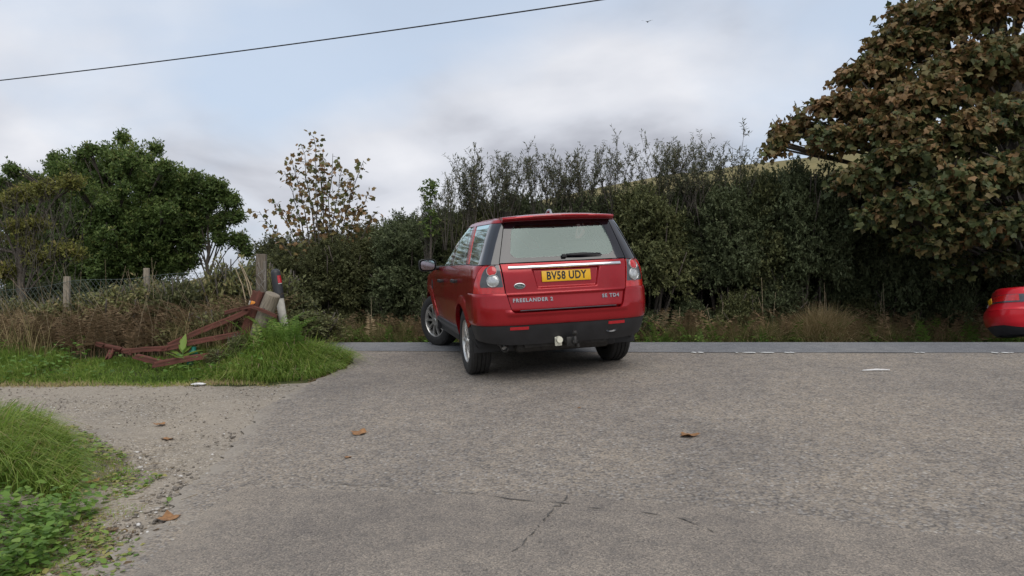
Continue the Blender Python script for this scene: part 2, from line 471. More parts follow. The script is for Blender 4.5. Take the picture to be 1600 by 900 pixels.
# worn give-way dashes where the lane meets the road
k = 0
for p0, p1 in [((1150, 1210)), ((1225, 1245)), ((1550, 1585)), ((1430, 1445)), ((1080, 1100)), ((1615, 1660))]:
    q0 = on_ground(p0, 554.0); q1 = on_ground(p1, 554.0)
    n_ = 14; t = np.linspace(0, 1, n_)
    X = q0[0] + t * (q1[0] - q0[0]); Yc = crest(X) - 0.99
    hw = 0.05 * np.clip(0.5 + 0.8 * vnoise(t * 9 + k * 5, t * 0, 1.0), 0.05, 1)
    G = np.stack([np.stack([X, Yc - hw], 1), np.stack([X, Yc + hw], 1)], 0)
    Z = H(G[..., 0], G[..., 1]) + 0.023
    a = Acc(); a.grid(np.concatenate([G, Z[..., None]], -1))
    tag(link("give_way_marking", a.mesh("give_way_marking"), M['paint_white']), kind="structure"); k += 1
# ------------------------------------------------------------------ plants: leaf, blade and stem builders
def norm(v): return v / (np.linalg.norm(v, axis=-1, keepdims=True) + 1e-9)
def rdirs(n, rng=None):
    v = (rng or RNG).normal(size=(n, 3)); return norm(v)
# templates: axis +Y from the stalk, face normal +Z
DIAMOND = (np.array([(0, 0, 0), (0.24, 0.45, 0.03), (0, 1, -0.06), (-0.24, 0.45, 0.03)]), np.array([(0, 1, 2, 3)]))
NARROW = (np.array([(0, 0, 0), (0.12, 0.45, 0.02), (0, 1, -0.10), (-0.12, 0.45, 0.02)]), np.array([(0, 1, 2, 3)]))
OVAL = (np.array([(0, 0, 0), (0.25, 0.25, 0.05), (0.3, 0.55, 0.05), (0, 1, -0.12), (-0.3, 0.55, 0.05), (-0.25, 0.25, 0.05), (0, 0.5, 0)]),
        np.array([(0, 1, 6), (1, 2, 6), (2, 3, 6), (3, 4, 6), (4, 5, 6), (5, 0, 6)]))
_out = [(0, 0), (0.22, -0.10), (0.44, 0.0), (0.40, 0.17), (0.60, 0.42), (0.44, 0.56), (0.27, 0.62), (0.0, 1.0),
        (-0.27, 0.62), (-0.44, 0.56), (-0.60, 0.42), (-0.40, 0.17), (-0.44, 0.0), (-0.22, -0.10)]
_pv = [(0, 0.3, 0.03)] + [(x, y, -0.20 * (x * x + (y - 0.3) ** 2)) for x, y in _out]
_lo = [(0, 0), (0.42, -0.04), (0.60, 0.42), (0.27, 0.60), (0.0, 1.0), (-0.27, 0.60), (-0.60, 0.42), (-0.42, -0.04)]
PALM_LO = (np.array([(0, 0.3, 0.04)] + [(x, y, -0.28 * (x * x + (y - 0.3) ** 2)) for x, y in _lo]), np.array([(0, i, i % 8 + 1) for i in range(1, 9)]))
PALM = (np.array(_pv), np.array([(0, i, i % len(_out) + 1) for i in range(1, len(_out) + 1)]))

def place_leaves(tmpl, pos, axis, normal, size, tint, curl=None):
    TV, TF = tmpl; n = len(pos)
    ay = norm(axis); az = normal - (normal * ay).sum(-1, keepdims=True) * ay
    az = norm(az); ax = np.cross(ay, az)
    tv = TV[None] * np.asarray(size)[:, None, None]
    V = pos[:, None] + tv[..., 0:1] * ax[:, None] + tv[..., 1:2] * ay[:, None] + tv[..., 2:3] * az[:, None]
    F = TF[None] + (np.arange(n) * len(TV))[:, None, None]
    return V.reshape(-1, 3), F.reshape(-1, TF.shape[1]), np.repeat(tint, len(TV))
def leaf_mesh(name, tmpl, pos, axis, normal, size, tint):
    V, F, T = place_leaves(tmpl, pos, axis, normal, size, tint)
    return mesh_np(name, V, [F], T)

def twigs(start, d0, length, nl, leaf, rng, droop=0.2, spread=0.9, wob=0.25, tint=None, tmpl=DIAMOND, uplean=0.35, hang=0.0):
    """leaves set along many short curved twigs; returns leaf arrays and twig polylines"""
    n = len(start)
    side = norm(np.cross(d0, rdirs(n, rng)))
    t = (np.arange(nl)[None, :] + rng.random((n, nl))) / nl * 0.92 + 0.08
    cur = lambda t: start[:, None] + d0[:, None] * (t * length[:, None])[..., None] + side[:, None] * (wob * length[:, None] * t ** 2)[..., None] \
        + np.array([0, 0, -1.0]) * (droop * length[:, None] * t ** 2)[..., None]
    p = cur(t).reshape(-1, 3)
    rd = rdirs(n * nl, rng)
    ax = norm(np.repeat(d0, nl, 0) * (1 - spread * 0.6) + rd * spread + np.array([0, 0, -hang]))
    nr = norm(rdirs(n * nl, rng) * 0.8 + np.array([0, 0, uplean + 0.4]) + np.repeat(d0, nl, 0) * 0.35)
    sz = leaf * rng.uniform(0.6, 1.25, n * nl)
    tt = rng.random(n * nl) if tint is None else np.clip(np.repeat(tint, nl) + rng.normal(0, 0.13, n * nl), 0, 1)
    tl = np.stack([cur(np.full((n, 1), s))[:, 0] for s in (0, 0.5, 1.0)], 1)
    return (p, ax, nr, sz, tt), tl
def thin_stems(lines, r0, r1):
    """many 3-sided stems in one go: lines (n,m,3)"""
    n, m = lines.shape[:2]
    tg = norm(np.gradient(lines, axis=1)); a = norm(np.cross(tg, np.array([0.3, 0.2, 0.93]))); b = np.cross(tg, a)
    rr = np.linspace(1, 0, m)[None, :, None, None] * (r0 - r1) + r1
    ang = np.arange(3) * 2 * math.pi / 3
    V = lines[:, :, None] + rr * (np.cos(ang)[None, None, :, None] * a[:, :, None] + np.sin(ang)[None, None, :, None] * b[:, :, None])
    i = (np.arange(n) * m * 3)[:, None, None] + (np.arange(m - 1) * 3)[None, :, None]; j = np.arange(3)[None, None]; j2 = (j + 1) % 3
    Q = np.stack([i + j, i + j2, i + 3 + j2, i + 3 + j], -1).reshape(-1, 4)
    return V.reshape(-1, 3), Q

def lumpy(n, rng, lumps=26, amp=0.32):
    """directions on the sphere with a bumpy radius: an uneven crown outline"""
    c = rdirs(lumps, rng); w = rng.uniform(0.4, 1.0, lumps)
    d = rdirs(n, rng)
    k = np.exp((d @ c.T - 1) * 14) * w
    return d, 1 - amp + amp * np.minimum(1.0, k.max(1) * 1.1)

def blades(pos, hgt, lean, width, tint, rng, curve=0.6, seg=4):
    """grass blades: tapered ribbons bending over; lean (n,2) horizontal bend vector"""
    n = len(pos); t = np.linspace(0, 1, seg + 1)
    yaw = rng.uniform(0, 2 * math.pi, n)
    wv = np.stack([np.cos(yaw), np.sin(yaw), np.zeros(n)], 1)
    bend = np.concatenate([lean, np.zeros((n, 1))], 1)
    up = np.array([0, 0, 1.0])
    bl = np.linalg.norm(lean, axis=1)
    c = pos[:, None] + hgt[:, None, None] * (t[None, :, None] * up * 1.0 + (t ** 2)[None, :, None] * bend[:, None]
        - (t ** 3)[None, :, None] * up * (curve * np.minimum(bl, 1.4))[:, None, None])
    w = (width[:, None] * (1 - t ** 1.6)[None] * 0.5)[..., None]
    V = np.stack([c - w * wv[:, None], c + w * wv[:, None]], 2).reshape(n, -1, 3)
    b = (np.arange(n) * 2 * (seg + 1))[:, None]; s = np.arange(seg)[None] * 2
    Q = np.stack([b + s, b + s + 1, b + s + 3, b + s + 2], -1).reshape(-1, 4)
    return V.reshape(-1, 3), Q, np.repeat(tint, 2 * (seg + 1))

class Veg:
    def __init__(s): s.V = []; s.F = {}; s.T = []; s.n = 0
    def add(s, V, F, T):
        s.V.append(V); s.T.append(np.broadcast_to(T, (len(V),))); s.F.setdefault(F.shape[1], []).append(F + s.n); s.n += len(V)
    def leaves(s, tmpl, arr): s.add(*place_leaves(tmpl, *arr))
    def mesh(s, name): return mesh_np(name, np.concatenate(s.V), [np.concatenate(f) for f in s.F.values()], np.concatenate(s.T))

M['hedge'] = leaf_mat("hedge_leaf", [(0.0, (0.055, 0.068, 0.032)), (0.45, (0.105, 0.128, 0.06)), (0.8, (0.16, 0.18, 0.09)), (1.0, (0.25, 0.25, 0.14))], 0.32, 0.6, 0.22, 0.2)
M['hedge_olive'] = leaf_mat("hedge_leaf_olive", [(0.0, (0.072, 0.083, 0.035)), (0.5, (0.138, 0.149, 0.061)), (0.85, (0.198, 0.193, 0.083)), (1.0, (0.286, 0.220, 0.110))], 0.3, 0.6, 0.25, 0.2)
M['tree_green'] = leaf_mat("tree_leaf_green", [(0.0, (0.060, 0.098, 0.031)), (0.5, (0.120, 0.178, 0.050)), (0.9, (0.192, 0.247, 0.072)), (1.0, (0.288, 0.299, 0.099))], 0.42, 0.55, 0.25, 0.12)
M['tree_olive'] = leaf_mat("tree_leaf_olive", [(0.0, (0.108, 0.120, 0.036)), (0.5, (0.228, 0.228, 0.060)), (0.85, (0.324, 0.312, 0.084)), (1.0, (0.336, 0.264, 0.108))], 0.42, 0.55, 0.25, 0.12)
M['sycamore'] = leaf_mat("sycamore_leaf", [(0.0, (0.050, 0.071, 0.028)), (0.35, (0.106, 0.124, 0.044)), (0.6, (0.181, 0.147, 0.057)), (0.8, (0.231, 0.142, 0.060)), (1.0, (0.338, 0.201, 0.098))], 0.3, 0.5, 0.3, 0.1)
M['grass'] = leaf_mat("grass_blade", [(0.0, (0.102, 0.172, 0.034)), (0.4, (0.204, 0.316, 0.057)), (0.75, (0.347, 0.428, 0.098)), (0.9, (0.469, 0.409, 0.172)), (1.0, (0.530, 0.391, 0.276))], 0.45, 0.5, 0.3, 0.05)
M['dry'] = leaf_mat("dry_grass", [(0.0, (0.090, 0.112, 0.037)), (0.3, (0.180, 0.180, 0.068)), (0.6, (0.330, 0.255, 0.128)), (1.0, (0.600, 0.465, 0.270))], 0.3, 0.7, 0.2, 0.1)
M['bracken'] = leaf_mat("dead_bracken", [(0.0, (0.094, 0.073, 0.044)), (0.45, (0.188, 0.131, 0.075)), (0.8, (0.275, 0.188, 0.112)), (1.0, (0.375, 0.288, 0.175))], 0.25, 0.75, 0.15, 0.1)
M['weed'] = leaf_mat("weed_leaf", [(0.0, (0.08, 0.145, 0.03)), (0.5, (0.15, 0.27, 0.05)), (0.85, (0.26, 0.37, 0.08)), (1.0, (0.40, 0.37, 0.13))], 0.4, 0.5, 0.3, 0.06)
M['bark'] = plain("bark", (0.075, 0.062, 0.05), 0.9, vary=0.4, scale=18, bmp=0.6)
M['twig'] = plain("pale_twig", (0.085, 0.073, 0.06), 0.85, vary=0.3, scale=20)
M['straw'] = plain("dry_stalk", (0.30, 0.235, 0.15), 0.8, vary=0.3, scale=12)

# ------------------------------------------------------------------ hedge shrubs
def shrub_meshes(seed, rx, rz, ntw, nl, leaf, lumps=30, inner=0.35, top=1.0):
    rng = np.random.default_rng(seed)
    d, r = lumpy(ntw, rng, lumps, 0.42)
    d[:, 2] = np.where(d[:, 2] < -0.55, -d[:, 2], d[:, 2])
    depth = 1 - inner * rng.random(ntw) ** 1.5
    R_ = np.array([rx, rx, rz])
    end = d * (r * depth)[:, None] * R_ + np.array([0, 0, rz * 0.92])
    dirs = norm(d + np.array([0, 0, 0.35]) + 0.45 * rdirs(ntw, rng))
    L = rng.uniform(0.22, 0.5, ntw)
    start = end - dirs * L[:, None]
    keep = start[:, 2] > 0.02
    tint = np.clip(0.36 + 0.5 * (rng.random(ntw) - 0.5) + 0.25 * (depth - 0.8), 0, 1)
    arr, tl = twigs(start[keep], dirs[keep], L[keep], nl, leaf, rng, droop=0.12, tint=tint[keep])
    v = Veg(); v.leaves(DIAMOND, arr)
    st = Acc(); V_, Q_ = thin_stems(tl[::3], 0.004, 0.0015); st.add(V_, Q_)
    for k in range(9):                     # main stems
        e_ = d[k * 7] * R_ * 0.75 + np.array([0, 0, rz * 0.95]); b0 = np.array([rng.normal(0, 0.12), rng.normal(0, 0.12), -0.15])
        m_ = (b0 + e_) / 2 + rng.normal(0, 0.12, 3)
        t = np.linspace(0, 1, 7)[:, None]
        st.tube((1 - t) ** 2 * b0 + 2 * t * (1 - t) * m_ + t * t * e_, np.linspace(0.035, 0.008, 7), 5)
    return v.mesh("foliage"), st.mesh("stem")
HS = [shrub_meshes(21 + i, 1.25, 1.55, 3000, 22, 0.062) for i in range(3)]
def put_shrub(name, meshes, loc, sc, rz, label, cat, group, mf, ms):
    e_ = empty(name, loc, rz); e_.scale = sc
    tag(e_, label, cat, group)
    f = link("foliage", meshes[0], mf, e_); f["kind"] = "stuff"
    s_ = link("stem", meshes[1], ms, e_)
    f.material_slots[0].link = 'OBJECT'; f.material_slots[0].material = mf
    return e_
# (photo x, photo y of the top, distance beyond the crest)
hedge_spots = [(400, 408, 6.6), (425, 398, 7.0), (470, 380, 7.2), (528, 360, 6.6), (585, 352, 7.4), (640, 338, 6.7), (700, 312, 7.2), (760, 296, 6.6),
               (825, 292, 7.3), (890, 292, 6.8), (955, 285, 7.4), (1015, 275, 6.7), (1075, 272, 7.2), (1135, 262, 6.6), (1195, 255, 7.0),
               (1255, 232, 6.4), (1310, 262, 7.3)] + [(px, 300 + (700 - px) * 0.2 if px < 700 else 300 - (px - 700) * 0.07, 8.9) for px in range(450, 1360, 65)]
hedge_where = ["olive shrub at the very end of the hedge beside the open green tree", "olive shrub of the hedge behind the tall square post", "olive hedge shrub behind the black marker bollard",
    "olive hedge shrub from which the sycamore sapling rises", "olive hedge shrub between the sapling and the ivy stem", "dark hedge shrub beyond the estate car's front wheel and mirror",
    "dark hedge shrub carrying the ivy stem beyond the estate car's front pillar", "yellowish hedge shrub behind the estate car's side windows", "dark hedge shrub behind the estate car's spoiler", "dark hedge shrub behind the estate car's rear window",
    "dark hedge shrub behind the estate car's tail lamp nearest the sycamore", "yellowish hedge shrub just past the estate car, between it and the tall dry tussock", "second dark hedge shrub from the estate car toward the sycamore",
    "third hedge shrub from the estate car toward the sycamore, below a willow shoot", "yellowish hedge shrub behind the tall dry tussock", "tallest dark hedge shrub, touching the sycamore's outermost branch", "dark hedge shrub half covered by the sycamore's lower leaves"]
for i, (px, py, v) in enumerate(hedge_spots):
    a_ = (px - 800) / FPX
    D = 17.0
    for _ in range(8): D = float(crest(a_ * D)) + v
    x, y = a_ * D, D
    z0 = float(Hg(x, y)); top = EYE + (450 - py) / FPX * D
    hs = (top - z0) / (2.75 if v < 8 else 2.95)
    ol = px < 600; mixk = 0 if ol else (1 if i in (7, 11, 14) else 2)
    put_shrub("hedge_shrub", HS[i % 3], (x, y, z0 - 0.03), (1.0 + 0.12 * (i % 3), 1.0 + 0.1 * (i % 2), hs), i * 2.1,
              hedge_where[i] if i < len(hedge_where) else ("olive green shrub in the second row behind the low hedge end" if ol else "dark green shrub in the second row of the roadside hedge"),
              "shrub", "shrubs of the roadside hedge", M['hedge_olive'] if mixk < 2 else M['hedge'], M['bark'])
# low fringe of the hedge along the verge
HS2 = [shrub_meshes(51 + i, 0.75, 0.62, 900, 18, 0.055, 18) for i in range(2)]
for i, px in enumerate(range(470, 1700, 68)):
    a_ = (px - 800) / FPX; D = 16.0
    v = 5.95 + 0.35 * ((i * 7) % 5) / 4
    for _ in range(8): D = float(crest(a_ * D)) + v
    x = a_ * D
    put_shrub("low_bramble", HS2[i % 2], (x, D, float(Hg(x, D)) - 0.05), (1 + 0.2 * (i % 3 - 1), 0.9, 0.75 + 0.22 * ((i * 5) % 4)), i * 1.7,
              "low tangled bramble at the foot of the roadside hedge", "bramble", "brambles at the foot of the hedge",
              M['hedge_olive'] if i % 3 == 1 else M['hedge'], M['bark'])

# slender willow shoots rising above the hedge
def shoots(seed, nst, h, spread, leaf, nl):
    rng = np.random.default_rng(seed); st = Acc(); v = Veg()
    L = []; ends = []
    for k in range(nst):
        az = rng.uniform(0, 2 * math.pi); s_ = rng.uniform(0.15, 1) * spread; hh = h * rng.uniform(0.55, 1.0)
        b0 = np.array([rng.normal(0, 0.12), rng.normal(0, 0.12), 0.0])
        e_ = b0 + np.array([math.cos(az) * s_, math.sin(az) * s_, hh])
        m_ = (b0 + e_) / 2 + np.array([rng.normal(0, 0.06), rng.normal(0, 0.06), 0.08])
        t = np.linspace(0, 1, 8)[:, None]
        P_ = (1 - t) ** 2 * b0 + 2 * t * (1 - t) * m_ + t * t * e_
        st.tube(P_, np.linspace(0.009, 0.0025, 8), 4)
        nb = 11
        tb = rng.uniform(0.35, 1.0, nb)
        base = np.stack([np.interp(tb, t[:, 0], P_[:, q]) for q in range(3)], 1)
        L.append(base); ends.append(norm(norm(e_ - b0)[None] * 0.9 + 0.75 * rdirs(nb, rng) + np.array([0, 0, 0.3])))
    B = np.concatenate(L); Dd = np.concatenate(ends); LL = rng.uniform(0.12, 0.34, len(B))
    arr, tl = twigs(B, Dd, LL, nl, leaf, rng, droop=0.05, spread=0.75, tmpl=NARROW)
    v.leaves(NARROW, arr); V_, Q_ = thin_stems(tl, 0.004, 0.0016); st.add(V_, Q_)
    return v.mesh("foliage"), st.mesh("stem")
WS = [shoots(71, 22, 1.75, 0.6, 0.085, 10), shoots(72, 12, 1.9, 0.42, 0.08, 9), shoots(73, 30, 1.7, 0.85, 0.085, 10)]
M['willow'] = leaf_mat("willow_leaf", [(0.0, (0.063, 0.076, 0.045)), (0.5, (0.108, 0.121, 0.063)), (0.85, (0.164, 0.164, 0.095)), (1.0, (0.253, 0.215, 0.114))], 0.3, 0.5, 0.35, 0.15)
for i, (px, py, k, w) in enumerate([(668, 285, 0, 0.7), (735, 243, 0, 1.0), (785, 237, 2, 1.0), (835, 226, 1, 1.0), (872, 226, 0, 1.1), (915, 243, 2, 0.8),
                                    (962, 215, 1, 1.0), (1035, 208, 2, 0.9), (1080, 205, 2, 1.1), (1150, 218, 1, 1.1), (705, 262, 1, 0.8)]):
    D = 17.2 - 0.15 * (px - 600) / 100; p = at_px(px, py, D)
    put_shrub("willow_shoots", WS[k], (p[0], p[1], p[2] - 1.85), (w * (0.75 + 0.17 * ((i * 7) % 4)), w, 0.92 + 0.07 * ((i * 3) % 4)), i * 1.3,
              "thin twiggy willow shoots with sparse leaves rising above the hedge top", "shrub", "willow shoots above the hedge", M['willow'], M['twig'])
# ivy-clad stem poking out of the hedge
rng = np.random.default_rng(8); p = at_px(672, 272, 16.8)
n = 90; s0 = np.stack([rng.normal(0, 0.07, n), rng.normal(0, 0.07, n), rng.uniform(0, 1.2, n)], 1)
arr, tl = twigs(s0, norm(rdirs(n, rng) + [0, 0, .4]), np.full(n, 0.16), 9, 0.07, rng)
e_ = empty("ivy_stem", (p[0], p[1], p[2] - 1.35)); tag(e_, "green ivy-covered upright stem sticking out of the hedge", "ivy")
v = Veg(); v.leaves(OVAL, arr); f = link("foliage", v.mesh("foliage"), M['tree_green'], e_); f["kind"] = "stuff"
a = Acc(); a.tube([(0, 0, -1.6), (0.02, 0, 0), (0, 0, 1.2)], [0.03, 0.025, 0.01], 6); a.build("stem", M['bark'], e_)

# ------------------------------------------------------------------ trees
def tree(name, base, clumps, label, cat, mat, leaf, tmpl, per, seed, trunk_r=0.2, fork=0.3, tintfn=None, group=None, twl=(0.3, 0.6), nl=14, shell=0.45, droop=0.25, limb=0.05, up=0.3, hang=0.0, sub=0):
    """clumps: list of (cx,cy,cz,rx,rz) relative to the base; limbs run from the trunk to every clump"""
    rng = np.random.default_rng(seed)
    root = empty(name, base); tag(root, label, cat, group)
    v = Veg(); st = Acc()
    extra = []
    for (cx, cy, cz, rx, rz) in clumps:        # small sprays that break up the outline of each bough
        for k in range(sub):
            d = rdirs(1, rng)[0]; d[2] = abs(d[2]) * 0.8 + 0.1; r_ = rx * rng.uniform(0.2, 0.36)
            extra.append((cx + d[0] * rx * 0.95, cy + d[1] * rx * 0.95, cz + d[2] * rz, r_, r_ * 0.8))
    clumps = list(clumps) + extra
    top = max(c[2] for c in clumps); cen = np.mean([c[:3] for c in clumps], 0)
    tp = [np.array([0, 0, -0.3]), np.array([cen[0] * 0.1, cen[1] * 0.1, top * fork]), np.array([cen[0] * 0.6, cen[1] * 0.6, top * 0.85])]
    t = np.linspace(0, 1, 10)[:, None]
    TP = (1 - t) ** 2 * tp[0] + 2 * t * (1 - t) * tp[1] + t * t * tp[2]
    TP[1:-1, :2] += rng.normal(0, 0.04, (8, 2))
    st.tube(TP, np.linspace(trunk_r, trunk_r * 0.2, 10), 9)
    tips = []
    for (cx, cy, cz, rx, rz) in clumps:
        c = np.array([cx, cy, cz]); hh = min(0.92, max(0.12, (cz / top) * 0.62))
        b0 = np.array([np.interp(hh, t[:, 0], TP[:, q]) for q in range(3)])
        m_ = b0 * 0.45 + c * 0.55 + np.array([rng.normal(0, .15), rng.normal(0, .15), 0.25])
        s = np.linspace(0, 1, 7)[:, None]
        P_ = (1 - s) ** 2 * b0 + 2 * s * (1 - s) * m_ + s * s * c
        st.tube(P_, np.linspace(limb, limb * 0.2, 7), 5)
        n = int(per * rx * rx * (0.5 if rx >= 1.3 and tmpl is PALM_LO else 1))
        d = rdirs(n, rng); dep = 1 - shell * rng.random(n)
        rr_ = dep * (0.78 + 0.22 * np.sin(d[:, 0] * 5 + cx * 3) * np.sin(d[:, 2] * 4 + cy * 2 + d[:, 1] * 3))
        endp = c + d * rr_[:, None] * np.array([rx, rx, rz])
        dirs = norm(d + np.array([0, 0, up]) + 0.4 * rdirs(n, rng)); L = rng.uniform(*twl, n)
        sp = endp - dirs * L[:, None]
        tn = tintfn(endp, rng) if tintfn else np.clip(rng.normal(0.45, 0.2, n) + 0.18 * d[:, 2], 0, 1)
        arr, tl = twigs(sp, dirs, L, nl, leaf, rng, droop=droop, tint=tn, tmpl=tmpl, hang=hang)
        v.leaves(tmpl, arr); V_, Q_ = thin_stems(tl[::3], 0.007, 0.002); st.add(V_, Q_)
        for k in range(6):
            e2 = endp[rng.integers(n)]; m2 = (c + e2) / 2 + rng.normal(0, .08, 3)
            st.tube(np.array([P_[4], m2, e2]), [limb * 0.45, limb * 0.3, 0.006], 4)
        tips.append(arr)
    f = link("crown", v.mesh("crown"), mat, root); f["kind"] = "stuff"
    st.build("trunk", M['bark'], root, smooth=True, angle=60)
    return root, tips

def rel(px, py, D, base): 
    q = at_px(px, py, D); return tuple(q - np.array(base))
# big green tree on the left
bx, by = -13.2, 27.0; base = (bx, by, float(Hg(bx, by)))
cl = []
for (px, py, r, dd) in [(195, 258, 1.5, 0), (130, 275, 1.6, 0.5), (70, 305, 1.6, 0.6), (255, 290, 1.6, -0.4), (-60, 320, 1.7, 0.6), (-70, 400, 1.7, 0.3), (170, 330, 1.7, -1.2), (235, 350, 1.7, -1.0), (110, 365, 1.6, -0.6),
                        (60, 380, 1.6, 0.3), (180, 395, 1.6, -1.4), (255, 400, 1.4, -0.6), (20, 330, 1.5, 0.6), (300, 345, 1.3, 0.2), (20, 410, 1.5, 0.2), (215, 430, 1.3, 0), (130, 430, 1.4, -0.4), (60, 440, 1.4, 0)]:
    cl.append((*rel(px, py, 27 + dd, base), r, r * 0.85))
tree("broadleaf_tree", base, cl, "large round dark green tree behind the wire fence", "tree", M['tree_green'], 0.12, DIAMOND, 400, 101, trunk_r=0.3, nl=14, shell=0.6, sub=5)
# its lighter, gappy neighbour
bx, by = -10.4, 26.0; base = (bx, by, float(Hg(bx, by)))
cl = []
for (px, py, r) in [(300, 283, 0.8), (335, 290, 0.75), (360, 310, 0.6), (320, 315, 0.7), (368, 335, 0.5), (345, 345, 0.5), (305, 340, 0.7), (372, 372, 0.55), (345, 368, 0.5), (300, 375, 0.7), (385, 388, 0.4),
                    (285, 310, 0.8), (280, 355, 0.8), (290, 405, 0.7)]:
    cl.append((*rel(px, py, 26, base), r, r * 0.8))
tree("broadleaf_tree", base, cl, "open green tree with sky showing through its branches beside the larger dark tree", "tree", M['tree_green'], 0.12, DIAMOND, 560, 102, trunk_r=0.10, nl=12, limb=0.03)
# olive tree with bare twigs at the left edge
bx, by = -12.9, 20.0; base = (bx, by, float(Hg(bx, by)))
cl = []
for (px, py, r) in [(110, 280, 0.55), (70, 290, 0.6), (30, 300, 0.6), (95, 385, 0.6), (60, 400, 0.5), (30, 350, 0.6), (120, 390, 0.4), (-20, 310, 0.8), (-30, 370, 0.8), (10, 420, 0.6), (60, 345, 0.5), (45, 375, 0.5)]:
    cl.append((*rel(px, py, 20, base), r, r * 0.6))
rt, _ = tree("olive_tree", base, cl, "yellowish olive tree with many bare grey twigs behind the fence", "tree", M['tree_olive'], 0.10, DIAMOND, 420, 103, trunk_r=0.14, nl=10, limb=0.04)
rng = np.random.default_rng(77); n = 420
b0 = np.stack([rng.uniform(-2.6, 1.6, n), rng.uniform(-0.9, 0.5, n), rng.uniform(1.0, 3.0, n)], 1)
dd_ = norm(np.stack([rng.normal(0, 0.35, n), rng.normal(0, 0.25, n), np.ones(n)], 1)); LL = rng.uniform(0.5, 1.5, n)[:, None]
tw = np.stack([b0, b0 + dd_ * LL * 0.5 + rng.normal(0, .05, (n, 3)), b0 + dd_ * LL + rng.normal(0, .1, (n, 3))], 1)
tw[:, :, 2] = np.minimum(tw[:, :, 2], 4.15 - 0.12 * np.abs(tw[:, :, 0] + 0.8))
a = Acc(); a.add(*thin_stems(tw, 0.006, 0.002)); o = a.build("bare_twigs", M['twig'], rt); o["kind"] = "stuff"
# dark bushes under those trees
US = [shrub_meshes(131 + i, 1.6, 0.9, 1300, 16, 0.10, 20) for i in range(2)]
for i, (px, D) in enumerate([(-40, 21), (20, 22), (85, 21.5), (150, 22.5), (215, 22), (275, 22.5), (335, 22), (385, 21)]):
    x = (px - 800) / FPX * D
    put_shrub("understorey_bush", US[i % 2], (x, D, float(Hg(x, D)) - 0.1), (1, 1, 0.72 + 0.1 * (i % 3)), i * 2.0,
              "dark bush filling the shade under the left trees", "bush", "dark bushes under the left trees", M['hedge'], M['bark'])

# low growth behind the hedge
for i, px in enumerate(range(430, 1400, 62)):
    a_ = (px - 800) / FPX; D = 19.0
    for _ in range(8): D = float(crest(a_ * D)) + 8.6
    x = a_ * D
    put_shrub("understorey_bush", US[i % 2], (x, D, float(Hg(x, D)) - 0.1), (0.9, 0.8, 0.95), i * 2.3,
              "dark bush growing low behind the roadside hedge", "bush", "low bushes behind the hedge", M['hedge'], M['bark'])

# big sycamore on the right
bx, by = 11.6, 17.0; base = (bx, by, float(Hg(bx, by)))
cl = []
syc = [(1340, 300, 17, 1.4), (1385, 345, 17.5, 1.5), (1330, 350, 17, 1.3), (1440, 345, 17.5, 1.5), (1500, 330, 17.5, 1.5), (1308, 155, 15.2, .8), (1345, 105, 15.4, .8), (1395, 58, 15.6, .9), (1440, 15, 15.8, 1.0), (1222, 200, 15.6, .55), (1210, 222, 15.4, .4), (1250, 185, 15.8, .5), (1300, 205, 15.0, .9), (1335, 150, 15.2, .9), (1370, 100, 15.4, .9), (1420, 60, 15.6, 1.0), (1470, 25, 15.6, 1.1), (1530, 0, 15.4, 1.2),
       (1600, -30, 15.5, 1.3), (1385, 190, 14.4, 1.0), (1440, 140, 14.4, 1.1), (1500, 95, 14.6, 1.1), (1570, 80, 14.4, 1.2), (1640, 60, 14.4, 1.2), (1350, 265, 14.3, .9), (1420, 235, 13.9, 1.0),
       (1490, 200, 13.9, 1.1), (1560, 175, 13.7, 1.1), (1640, 160, 13.7, 1.2), (1370, 325, 14.0, .75), (1430, 305, 13.6, .9), (1500, 280, 13.5, 1.0), (1570, 255, 13.3, 1.0), (1650, 250, 13.3, 1.2),
       (1450, 365, 13.8, .7), (1520, 345, 13.5, .8), (1590, 330, 13.3, .9), (1660, 320, 13.3, 1.0), (1490, 405, 14.3, .55), (1560, 395, 14.0, .6), (1640, 390, 14, .8),
       (1720, 100, 14.5, 1.4), (1730, 240, 14, 1.4), (1720, 360, 14, 1.2), (1700, 0, 15.5, 1.5), (1480, -60, 17, 1.6), (1600, -120, 17, 1.8), (1740, -100, 17, 1.8),
       (1400, 160, 17.5, 1.8), (1500, 120, 17.8, 2.0), (1620, 100, 18, 2.0), (1450, 280, 17.6, 1.8), (1560, 260, 17.6, 1.8), (1680, 240, 18, 2.0), (1400, 380, 17.0, 1.3), (1500, 390, 17.0, 1.4), (1620, 390, 17.0, 1.5)]
for (px, py, D, r) in syc: cl.append((*rel(px, py, D, base), r, r * 0.5))
def syc_tint(p, rng):
    h = p[:, 2]
    return np.clip(0.28 + 0.38 * sst(2.0, 5.5, h) + rng.normal(0, 0.2, len(p)) + 0.08 * np.sin(p[:, 0] * 1.7 + p[:, 1]), 0, 1)
syc_root, tips = tree("sycamore_tree", base, cl, "huge sycamore with browning leaves overhanging the far side of the road", "tree", M['sycamore'], 0.112, PALM_LO, 310, 104, trunk_r=0.38, fork=0.5, tintfn=syc_tint,
     twl=(0.25, 0.5), nl=7, shell=0.6, droop=0.5, limb=0.07, up=0.25, hang=0.9)
